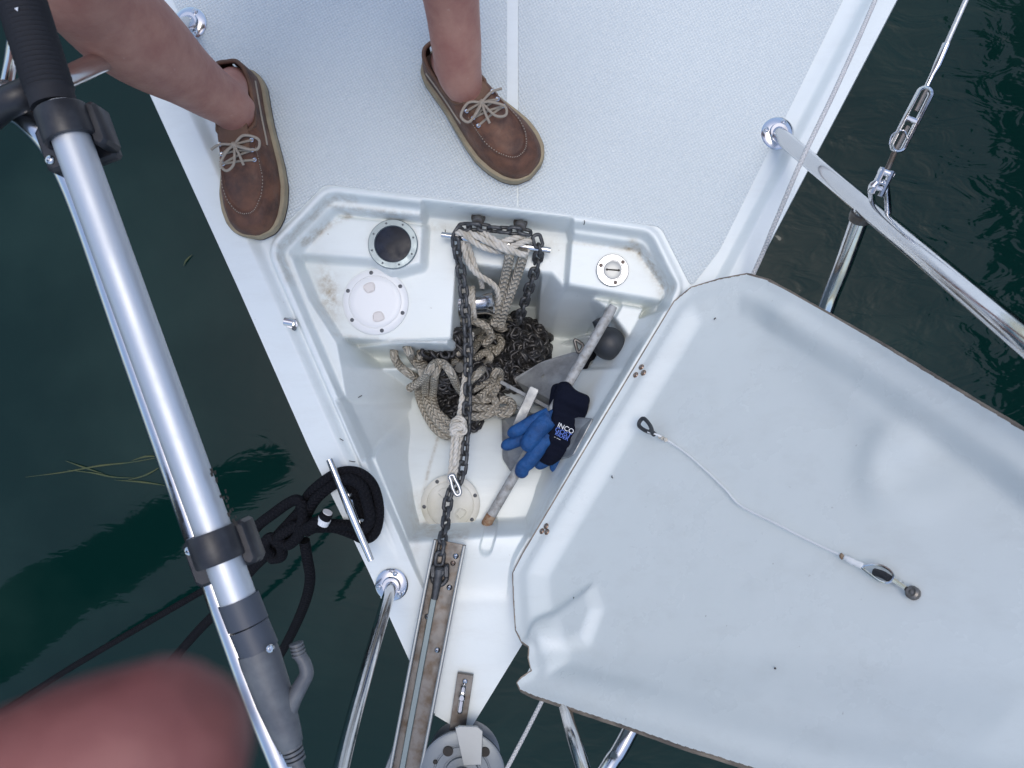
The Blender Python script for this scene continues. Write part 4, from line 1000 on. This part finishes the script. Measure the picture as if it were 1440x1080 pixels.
obj('shackle', m, STEELD, None, 'small triangular steel shackle beside the anchor stock', 'shackle')
m = MB(); m.tube(spline(G([(833, 488), (834, 500), (826, 508), (820, 524), (812, 540)], -.18), 5), .006, 10)
obj('black_cord', m, BLKR, None, 'short black cord beneath the anchor stock near the ball float', 'cord')

# ------------------------------------------------------------------ work gloves
gz = -.072
def cuffz(x, y): return gz+.012*np.sin(x*60+y*35)*.35+.25*np.clip(y-g(0, 600, gz).y, 0, .1)*.3
glv = empty('work_glove', g(795, 600, gz), 'navy knit work glove with blue palm and printed cuff, top of the pair', 'glove', 'work gloves on the anchor')
P = round_poly([p.to_2d() for p in G([(785, 537), (799, 536), (809, 549), (830, 557), (824, 592), (812, 615), (796, 640), (774, 657), (756, 648), (768, 612), (776, 580), (778, 560)], gz)], .010, 5)
def folds(x, y): return .0035*np.sin((x*.8+y*.5)*160)*np.sin((x*.5-y*.9)*70)+.002*np.sin(y*240+x*90)
gb = obj('knit_back', pillow(P, cuffz, .030, .0022, .016, folds), GNAVY, glv, angle=80)
def finger(pts, r, z=gz):
    m.tube(spline([g(p[0], p[1], z+(p[2] if len(p) > 2 else 0)) for p in pts], 7), [r*k for k in np.concatenate([np.linspace(1.12, .96, 7*(len(pts)-1)+1-4), [.88, .72, .5, .2]])], 16, flat=.72)
P = round_poly([p.to_2d() for p in G([(781, 572), (779, 600), (770, 628), (758, 648), (744, 640), (738, 612), (752, 590)], gz)], .008, 5)
obj('coated_palm', pillow(P, gz-.002, .026, .0022, .014, folds), GBLUE, glv, angle=80)
for pts, r in ([(772, 583, .004), (750, 593, .006), (732, 603, .004), (714, 612, 0)], .0125), ([(752, 604, 0), (736, 616, -.002), (720, 623, -.004), (705, 629, -.008)], .0115), ([(772, 590, .01), (757, 604, .014), (746, 620, .012), (737, 633, .006)], .0165), ([(772, 612, .006), (758, 630, .008), (745, 648, .004), (735, 658, 0), (733, 672, -.008)], .0135):
    m = MB(); finger(pts, r); obj('glove_finger', m, GBLUE, glv, angle=80)
gl2 = empty('work_glove', g(790, 640, gz-.02), 'second blue and navy work glove tucked beneath the printed one', 'glove', 'work gloves on the anchor')
P = round_poly([p.to_2d() for p in G([(776, 540), (792, 538), (800, 580), (822, 594), (806, 630), (785, 655), (762, 656), (770, 600), (772, 565)], gz-.02)], .010, 5)
obj('knit_back', pillow(P, gz-.024, .024, .003, .014), GNAVY, gl2, angle=80)
for pts, r in ([(806, 618), (796, 636), (785, 652), (775, 662)], .0115), ([(826, 594), (820, 612), (812, 628)], .009), ([(776, 640), (764, 650), (752, 656)], .011):
    m = MB(); finger(pts, r, gz-.016); obj('glove_finger', m, GBLUE, gl2, angle=80)
tx = Vector((.86, -.42, 0)).normalized()
def put(s, px, size, mt, nm):
    q = g(px[0], px[1], gz+.030); text(s, size, frame(q, (0, 0, 1), tx), mt, nm, gb)
put('INCO', (795.5, 602.5), .0125, INKW, 'print_word'); put('GOST', (792, 608.5), .0122, INKB, 'print_word'); put('RIDER', (790, 613.5), .0098, INKB, 'print_word'); put('- ---', (784, 616), .008, INKW, 'print_word')

# ------------------------------------------------------------------ the person standing on the foredeck
per = empty('person', Vector((-.27, .5, .003)), 'person in brown boat shoes standing bare-legged on the foredeck, fingertip near the lens', 'person')
bodym = MB()
def limb(pts, flat=1.0, n=8):
    C = spline([Vector(p[:3]) for p in pts], n); rr_ = spline([Vector((p[3], 0, 0)) for p in pts], n); bodym.tube(C, [r_.x for r_ in rr_], 24, flat=flat, up=(0, 1, 0.01))
def ball(c, r, s=(1, 1, 1)):
    v = []; f = []
    for i in range(13):
        for k in range(20):
            th = math.pi*i/12; ph = 2*math.pi*k/20; v.append((c[0]+r*s[0]*math.sin(th)*math.cos(ph), c[1]+r*s[1]*math.sin(th)*math.sin(ph), c[2]+r*s[2]*math.cos(th)))
    for i in range(12):
        for k in range(20): f.append((i*20+k, i*20+20+k, i*20+20+(k+1) % 20, i*20+(k+1) % 20))
    bodym.add(v, f)
hipR, hipL = (-.37, .79, .90), (-.17, .82, .90)
# man's right leg (towards port) and left leg
limb([(-.446, .365, .036, .018), (-.450, .397, .046, .022), (-.456, .434, .070, .029), (-.461, .453, .105, .037), (-.474, .457, .15, .041), (-.486, .460, .21, .047), (-.499, .464, .28, .058), (-.508, .467, .345, .063), (-.512, .469, .42, .058), (-.510, .474, .49, .057), (-.480, .54, .60, .068), (-.43, .67, .76, .082), (-.37, .79, .92, .09)])
limb([(-.026, .416, .034, .018), (-.044, .444, .046, .022), (-.070, .480, .070, .028), (-.085, .503, .105, .0365), (-.087, .530, .15, .0395), (-.090, .570, .21, .042), (-.095, .608, .28, .050), (-.104, .640, .35, .059), (-.113, .668, .43, .057), (-.120, .690, .50, .056), (-.135, .728, .62, .068), (-.155, .775, .77, .082), (-.175, .82, .92, .09)])
limb([(-.465, .512, .040, .022), (-.465, .504, .068, .025), (-.463, .465, .105, .034)]); limb([(-.118, .546, .040, .022), (-.112, .538, .068, .025), (-.089, .508, .105, .034)])
for q in ((-.432, .455, .094), (-.490, .462, .090), (-.060, .510, .094), (-.113, .512, .090)): ball(q, .0115, (1, 1.2, 1.3))
limb([(-.27, .80, .86, .10), (-.27, .81, .95, .165), (-.27, .79, 1.08, .16), (-.27, .74, 1.24, .175), (-.27, .70, 1.38, .165), (-.27, .68, 1.47, .08), (-.27, .65, 1.54, .058), (-.27, .63, 1.60, .06)], flat=.68)
ball((-.27, .60, 1.68), .115, (.68, .84, 1.0)); ball((-.27, .505, 1.665), .018, (.8, 1.1, 1.5))
for s_ in (-1, 1): ball((-.27+s_*.08, .61, 1.68), .028, (.35, .8, 1.2))
limb([(-.44, .68, 1.42, .062), (-.53, .56, 1.34, .052), (-.57, .42, 1.27, .045), (-.54, .26, 1.27, .042), (-.42, .10, 1.30, .034), (-.30, .0, 1.325, .028), (-.24, -.03, 1.33, .028)])
limb([(-.10, .69, 1.42, .062), (-.02, .70, 1.30, .052), (.02, .71, 1.15, .046), (.03, .66, 1.02, .038), (.03, .58, .95, .03)])
# hand that holds the camera: one fingertip reaches into the picture, the rest stays out of it
limb([(-.26, -.025, 1.33, .030), (-.215, -.05, 1.332, .030), (-.18, -.062, 1.333, .026)], flat=.6)
TZ = 1.277
ft = Vector(((228-720)*(CH-TZ)/FPX, (540-1052)*(CH-TZ)/FPX, TZ))
fd = Vector((-.93, -.36, .06)).normalized()
limb([(*(ft+fd*.000), .0106), (*(ft+fd*.012), .0111), (*(ft+fd*.026), .0108), (*(ft+fd*.045), .0112), (*(ft+fd*.075+Vector((0, .004, .010))), .0112), (*(ft+fd*.11+Vector((0, .016, .035))), .0118), (-.185, -.062, 1.333, .014)])
ball(ft, .0107)
for k, (dx, dy) in enumerate(((-.150, -.015), (-.145, .012), (-.15, .038))):
    limb([(-.20, -.05+.02*k, 1.335, .012), (dx-.02, dy-.02, 1.352, .0105), (dx+.012, dy-.02, 1.366, .010), (dx+.03, dy-.018, 1.372, .008)])
limb([(.03, .585, .955, .03), (.03, .55, .92, .028), (.03, .53, .88, .022)], flat=.6)
for k in range(4): limb([(.005+.016*k, .535, .885, .011), (.004+.017*k, .515, .84, .009), (.004+.017*k, .52, .80-.006*abs(k-1.5), .0075)])
limb([(.012, .565, .93, .013), (-.012, .54, .90, .011), (-.02, .525, .87, .009)])
tmp = bpy.data.objects.new('tmp', bodym.mesh('tmp', smooth=False)); COL.objects.link(tmp)
md = tmp.modifiers.new('r', 'REMESH'); md.mode = 'VOXEL'; md.voxel_size = .0042; md.use_smooth_shade = True
md = tmp.modifiers.new('s', 'SMOOTH'); md.iterations = 6; md.factor = .5
bpy.context.view_layer.update()
bme = bpy.data.meshes.new_from_object(tmp.evaluated_get(bpy.context.evaluated_depsgraph_get())); bpy.data.objects.remove(tmp)
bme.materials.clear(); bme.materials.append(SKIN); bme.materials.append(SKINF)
nv = len(bme.vertices); co = np.empty(nv*3); bme.vertices.foreach_get('co', co); co = co.reshape(-1, 3)
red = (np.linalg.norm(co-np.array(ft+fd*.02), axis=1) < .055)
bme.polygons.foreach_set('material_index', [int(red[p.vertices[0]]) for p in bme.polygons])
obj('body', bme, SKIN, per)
m = MB()
for pts in ([(-.445, .63, .70, .118), (-.42, .68, .80, .118), (-.37, .77, .92, .112)], [(-.145, .745, .70, .118), (-.16, .78, .80, .118), (-.18, .81, .92, .112)]):
    m.tube(spline([p[:3] for p in pts], 6), .116, 24)
C = spline([(-.27, .80, .86), (-.27, .81, .95), (-.27, .80, 1.03)], 6); m.tube(C, [.17, .175, .178, .18, .182, .183, .184, .184, .183, .182, .18, .178, .176], 28, flat=.72, up=(0, 1, .01)); obj('shorts', m, CLOTH1, per)
m = MB(); C = spline([(-.27, .80, .97), (-.27, .79, 1.10), (-.27, .74, 1.24), (-.27, .70, 1.38), (-.27, .685, 1.455)], 6); rr_ = np.interp(np.linspace(0, 1, len(C)), [0, .25, .5, .8, 1], [.188, .178, .19, .178, .09]); m.tube(C, list(rr_), 28, flat=.72, up=(0, 1, .01))
for pts in ([(-.40, .69, 1.40), (-.47, .64, 1.38), (-.54, .54, 1.33)], [(-.14, .69, 1.40), (-.05, .70, 1.35), (-.01, .70, 1.25)]): m.tube(spline(pts, 6), .072, 20)
obj('shirt', m, CLOTH2, per)
m = MB(); m.lathe([(.118*math.sin(math.pi*i/24)+1e-6, .118*math.cos(math.pi*i/24)) for i in range(0, 15)][::-1], (0, 0, 0), (0, .45, 1), 28); hm = m.mesh('hair'); hm.transform(Matrix.Diagonal((.73, .88, 1.02, 1))); hm.transform(Matrix.Translation((-.27, .61, 1.685))); obj('hair', hm, HAIR, per)

def shoe(heel, toe, side, label):
    # local frame: y from heel to toe, x to the picture's right; side=+1 when the big toe lies on +x
    Hh, Tt = heel, toe; ay = (Tt-Hh).to_3d(); ay.z = 0; Ln = ay.length; ay.normalize(); axx = Vector((ay.y, -ay.x, 0))
    z0 = .0022
    def W3(x, y, z): return Hh+axx*(x*side)+ay*y+Vector((0, 0, z+z0-Hh.z))
    T_ = [0, .02, .06, .12, .22, .35, .48, .60, .72, .82, .90, .95, .98, 1.0]
    xi = [.002, .020, .030, .0345, .034, .031, .033, .040, .0465, .0465, .042, .034, .024, .002]      # big-toe side
    xo = [.002, .020, .030, .0345, .0365, .040, .0455, .050, .0510, .046, .038, .029, .020, .002]    # little-toe side
    def half(t, s_): return 1.12*float(np.interp(t, T_, xi if s_ > 0 else xo))
    def cx(t): return .010*math.sin(max(0, t-.1)*2.6)*.6
    # smooth the outlines
    n = 150; ts = (1-np.cos(np.linspace(0, math.pi, n)))/2
    def sm_(a): 
        for _ in range(6): a = np.concatenate([[a[0]], (a[:-2]+2*a[1:-1]+a[2:])/4, [a[-1]]])
        return a
    wi = sm_(np.array([half(t, 1) for t in ts])); wo = sm_(np.array([half(t, -1) for t in ts])); cc = np.array([cx(t) for t in ts])
    def outline(scale, dz=0): return [(cc[i]+wi[i]*scale+dz*(1 if wi[i] > .01 else 0), ts[i]*Ln) for i in range(n)]+[(cc[i]-wo[i]*scale-dz*(1 if wo[i] > .01 else 0), ts[i]*Ln) for i in range(n-2, 0, -1)]
    root = MB()
    def band(levels):
        m = MB(); k0 = None; N2 = None
        for of, z in levels:
            o = outline(1, 0); N2 = len(o)
            cxm = Ln/2
            for k in range(N2):
                a, b = o[k-2], o[(k+2) % N2]; tx_, ty_ = b[0]-a[0], b[1]-a[1]; l_ = math.hypot(tx_, ty_)+1e-9
                m.v.append(tuple(W3(o[k][0]+ty_/l_*of, o[k][1]-tx_/l_*of, z)))
        for i in range(len(levels)-1):
            for k in range(N2): q = (i*N2+k, i*N2+(k+1) % N2, (i+1)*N2+(k+1) % N2, (i+1)*N2+k); m.f.append(q if side > 0 else q[::-1])
        a = tuple((len(levels)-1)*N2+k for k in range(N2)); m.f.append(a if side > 0 else a[::-1])
        b = tuple(range(N2)); m.f.append(b[::-1] if side > 0 else b)
        return m
    sl_ = obj('shoe', band([(.002, .006), (.0036, .008), (.0036, .013), (.0022, .0145), (.0034, .016), (.0036, .023), (.0020, .026), (-.004, .0265)]), SOLE, per, label=label, angle=50)
    obj('outsole', band([(.001, 0), (.0032, .001), (.0032, .006), (.0015, .0066)]), SOLED, sl_, angle=50)
    # leather upper
    ns = 97; ss = np.linspace(-1, 1, ns)
    hp_ = np.interp(ts, [0, .03, .08, .2, .33, .42, .50, .58, .68, .80, .90, .96, 1], [.024, .058, .066, .060, .054, .060, .066, .061, .051, .042, .035, .026, .006])
    hp_ = sm_(sm_(hp_))
    m = MB(); so_ = np.interp(ts, [0, .035, .07, .15, .30, .38, .445, .46, 1], [0, 0, .52, .66, .68, .62, .42, 0, 0])
    def surf(i, s_):
        t = ts[i]; w_ = wi[i] if s_ > 0 else wo[i]; a = abs(s_)
        vamp = float(sm(.42, .56, t)); toe_ = float(sm(.86, .99, t))
        # side wall rises steeply, then rolls over the top
        xw = (1-a)**1.0; prof = 1-a**(3.6-.6*vamp)
        low = math.sqrt(max(0, 1-a**5))
        x = cc[i]+math.copysign(w_*(a**(.42+.40*vamp))*.93, s_)
        z = .0245+hp_[i]*(.35*low+.65*prof)
        # moccasin seam : ridge round the plug, plug slightly sunk inside it
        au = a/.63; tu = (t-.50)/.395
        if t > .47:
            q = math.hypot(au, max(0, tu-.45)/.55) if tu > .45 else au
            z += .0034*math.exp(-((q-1)/.055)**2)*float(sm(.47, .53, t))-.0018*float(sm(.04, .16, 1-q))*float(sm(.47, .53, t))
            z += .0010*math.sin(t*95+s_*4)*math.exp(-((t-.60)/.06)**2)*(1-a*a)
        # quarter flap edge
        z += .0016*float(sm(.0, .02, .565-t-.10*(1-a)))*float(sm(.30, .40, a))*float(sm(.2, .3, t))
        y = t*Ln
        return W3(x, y, z)
    for i in range(n):
        for s_ in ss: m.v.append(tuple(surf(i, s_)))
    for i in range(n-1):
        for k in range(ns-1):
            sc = max(abs(ss[k]), abs(ss[k+1]))
            if sc < (so_[i]+so_[i+1])/2: continue
            q = (i*ns+k, i*ns+k+1, (i+1)*ns+k+1, (i+1)*ns+k); m.f.append(q if side > 0 else q[::-1])
    up_ = obj('leather_upper', m, LEATHER, sl_, angle=70)
    # padded collar round the opening, tongue, lining
    def pt(t, s_, lift=0.):
        i = int(np.clip(np.searchsorted(ts, t), 0, n-1)); return surf(i, s_)+Vector((0, 0, lift))
    ti = [.07, .10, .15, .22, .30, .37, .42, .45]
    left = [pt(t, -float(np.interp(t, ts, so_))) for t in ti]; right = [pt(t, float(np.interp(t, ts, so_))) for t in ti]
    m = MB(); m.tube(spline([pt(.45, -.3)]+left[::-1]+[pt(.038, -.25), pt(.034, 0), pt(.038, .25)]+right+[pt(.45, .3)], 6), .0036, 10); obj('collar', m, LEATHER2, sl_, angle=80)
    m = MB(); tp = []
    for j, t in enumerate(np.linspace(.36, .54, 9)):
        for k, s_ in enumerate(np.linspace(-.42, .42, 9)):
            p = pt(max(t, .47), s_*(.9 if t < .47 else 1)); p = p+ay*(t-max(t, .47))*Ln+Vector((0, 0, .003+.05*max(0, .47-t))); tp.append(p)
    m.v = [tuple(p) for p in tp]+[tuple(p-Vector((0, 0, .003))) for p in tp]; q9 = [(j*9+k, j*9+k+1, j*9+10+k, j*9+9+k) for j in range(8) for k in range(8)]
    m.f = (q9 if side > 0 else [q[::-1] for q in q9])+[tuple(i+81 for i in (q[::-1] if side > 0 else q)) for q in q9]
    m.tube([tp[k]+Vector((0, 0, 0)) for k in range(9)], .0026, 8); obj('tongue', m, LEATHER2, sl_, angle=80)
    m = MB(); P = [pt(t, -float(np.interp(t, ts, so_)), -.012) for t in ti]+[pt(t, float(np.interp(t, ts, so_)), -.012) for t in ti[::-1]]
    m.prism(P, .004); obj('lining', m, LINING, sl_, smooth=False)
    # eyelets and rawhide laces
    lm = MB(); em = MB(); eye = []
    for t in (.505, .555, .605):
        for s_ in (-.48, .48):
            p = pt(t, s_*(1.04-.3*(t-.505)), .003); eye.append(p); em2 = MB(); em2.lathe([(.0018, .0), (.0036, .0002), (.0038, .0012), (.0028, .0018), (.0018, .0012)], p, (0, 0, 1), 14); obj('eyelet', em2, STEEL, sl_)
    L0, R0, L1, R1, L2, R2 = eye; k_ = (L0+R1)/2+Vector((0, 0, .012)); u = Vector((0, 0, .004))
    def lc(P, r=.0021): lm.tube(spline(P, 7), r, 8)
    lc([L2, (L2+R2)/2+u, R2]); lc([L1, (L1+R2)/2+u*1.4, R2+u*.2]); lc([R1, (R1+L1)/2+u*1.8, L1+u*.3]); lc([L0, k_, R1]); lc([R0, k_+u*.4, L1])
    sx_ = axx*side
    lc([k_, k_-sx_*.018+ay*(-.012)+u, k_-sx_*.040+ay*(-.004), k_-sx_*.036+ay*.012, k_-sx_*.014+ay*.008+u, k_], .0023)
    lc([k_, k_+sx_*.012+ay*.010+u, k_+sx_*.026+ay*.028, k_+sx_*.018+ay*.040, k_+sx_*.004+ay*.030+u*.3, k_], .0023)
    lc([k_, k_+ay*.016-sx_*.006+u*.5, k_+ay*.034-sx_*.010-u*.6], .0022); lc([k_, k_+sx_*.022-ay*.004, k_+sx_*.042-ay*.002-u*3], .0022)
    lm.lathe([(.001, -.006), (.0052, -.003), (.0052, .003), (.001, .006)], k_, sx_, 12)
    obj('lace', lm, LACE, sl_, angle=80)
    for s_ in (-1, 1):
        m = MB(); m.tube(spline([pt(t, s_*.90, .0012) for t in (.12, .2, .28, .36, .44, .50)], 6), .0021, 8); obj('collar_lace', m, LACE, sl_, angle=80)
    # stitching round the plug
    st = MB(); path = [pt(.55+.24*k/14, -.63*(1-.0*k), .0028) for k in range(15)]+[]
    arc = []
    for k in range(25):
        a = math.pi*k/24; arc.append(pt(.50+.395*(.45+.55*math.sin(a)), -.63*math.cos(a), .0030))
    path = [pt(.53+.145*k/10, -.63, .003) for k in range(10)]+arc+[pt(.675-.145*k/10, .63, .003) for k in range(10)]
    P = spline(path, 3)
    for k in range(0, len(P)-1, 2): st.tube([P[k], P[k].lerp(P[k+1], .75)], .0009, 5)
    obj('stitching', st, THREAD, sl_)
    return sl_
shoe(g(334, 97, .03), g(368, 332, .02), 1, 'worn brown boat shoe at the edge of the port side deck')
shoe(g(607, 73, .03), g(742, 249, .02), -1, 'worn brown boat shoe on the middle of the foredeck')

# ------------------------------------------------------------------ in and around the water
def blade(px, label):
    P = spline([g(p[0], p[1], WZ+.006) for p in px], 6); m = MB(); n = len(P)
    m.tube(P, [.0030*(1-.85*abs(2*i/(n-1)-1)) for i in range(n)], 6, flat=.4)
    obj('eelgrass_blade', m, GRASS, None, label, 'seaweed', 'eelgrass floating to port')
for px in ([(36, 671), (90, 664), (140, 655), (185, 650), (230, 642)], [(92, 648), (120, 658), (145, 666)], [(95, 661), (130, 665), (160, 671), (190, 672)], [(160, 675), (200, 678), (240, 684)], [(185, 648), (205, 642), (225, 642)], [(180, 675), (205, 668), (228, 655)]):
    blade(px, 'yellow-green eelgrass blade in the clump left of the boat hook')
blade([(258, 374), (262, 366), (270, 358)], 'single short yellowish grass blade afloat beside the port shoe')
# unseen leaning pile off the port bow, added for its dark reflection in the water
m = MB(); a_, b_ = Vector((-2.05, -1.12, WZ-.6)), Vector((-1.82, -.60, 2.45))
n = 24; m.tube([a_.lerp(b_, i/n)+Vector((.012*math.sin(i*1.9), .012*math.cos(i*1.3), 0)) for i in range(n+1)], [.155+.010*math.sin(i*2.3) for i in range(n+1)], 18)
obj('reflection_pile', m, WOODP, None, 'unseen dark leaning timber pile added off the port bow for its reflection', 'pile')
# unseen dark hull added alongside so the starboard water reflects dark
m = MB(); rows = 24; nb = 7
for i in range(rows+1):
    t = i/rows; y = -4+10*t; bul = .45*math.sin(math.pi*t)
    for k, (dx, z) in enumerate(((.55, WZ-.3), (.18, WZ+.2), (.05, WZ+.8), (0, WZ+1.6), (-.02, WZ+2.2), (.05, WZ+2.24), (2.6, WZ+2.3))): m.v.append((3.05-bul*.35+dx, y, z))
for i in range(rows):
    for k in range(nb-1): a = i*nb+k; m.f.append((a, a+nb, a+nb+1, a+1))
obj('reflection_hull', m, DNAVY, None, 'unseen dark blue hull added to starboard for its reflection', 'boat', angle=50)

# the phone that takes the picture, held over the bow by the person
m = MB(); m.box((.052, .012, CH+.0075), (.150, .074, .008), bev=.35)
ph = obj('smartphone', m, BLKP, None, 'dark phone held level over the bow, camera side down', 'phone')
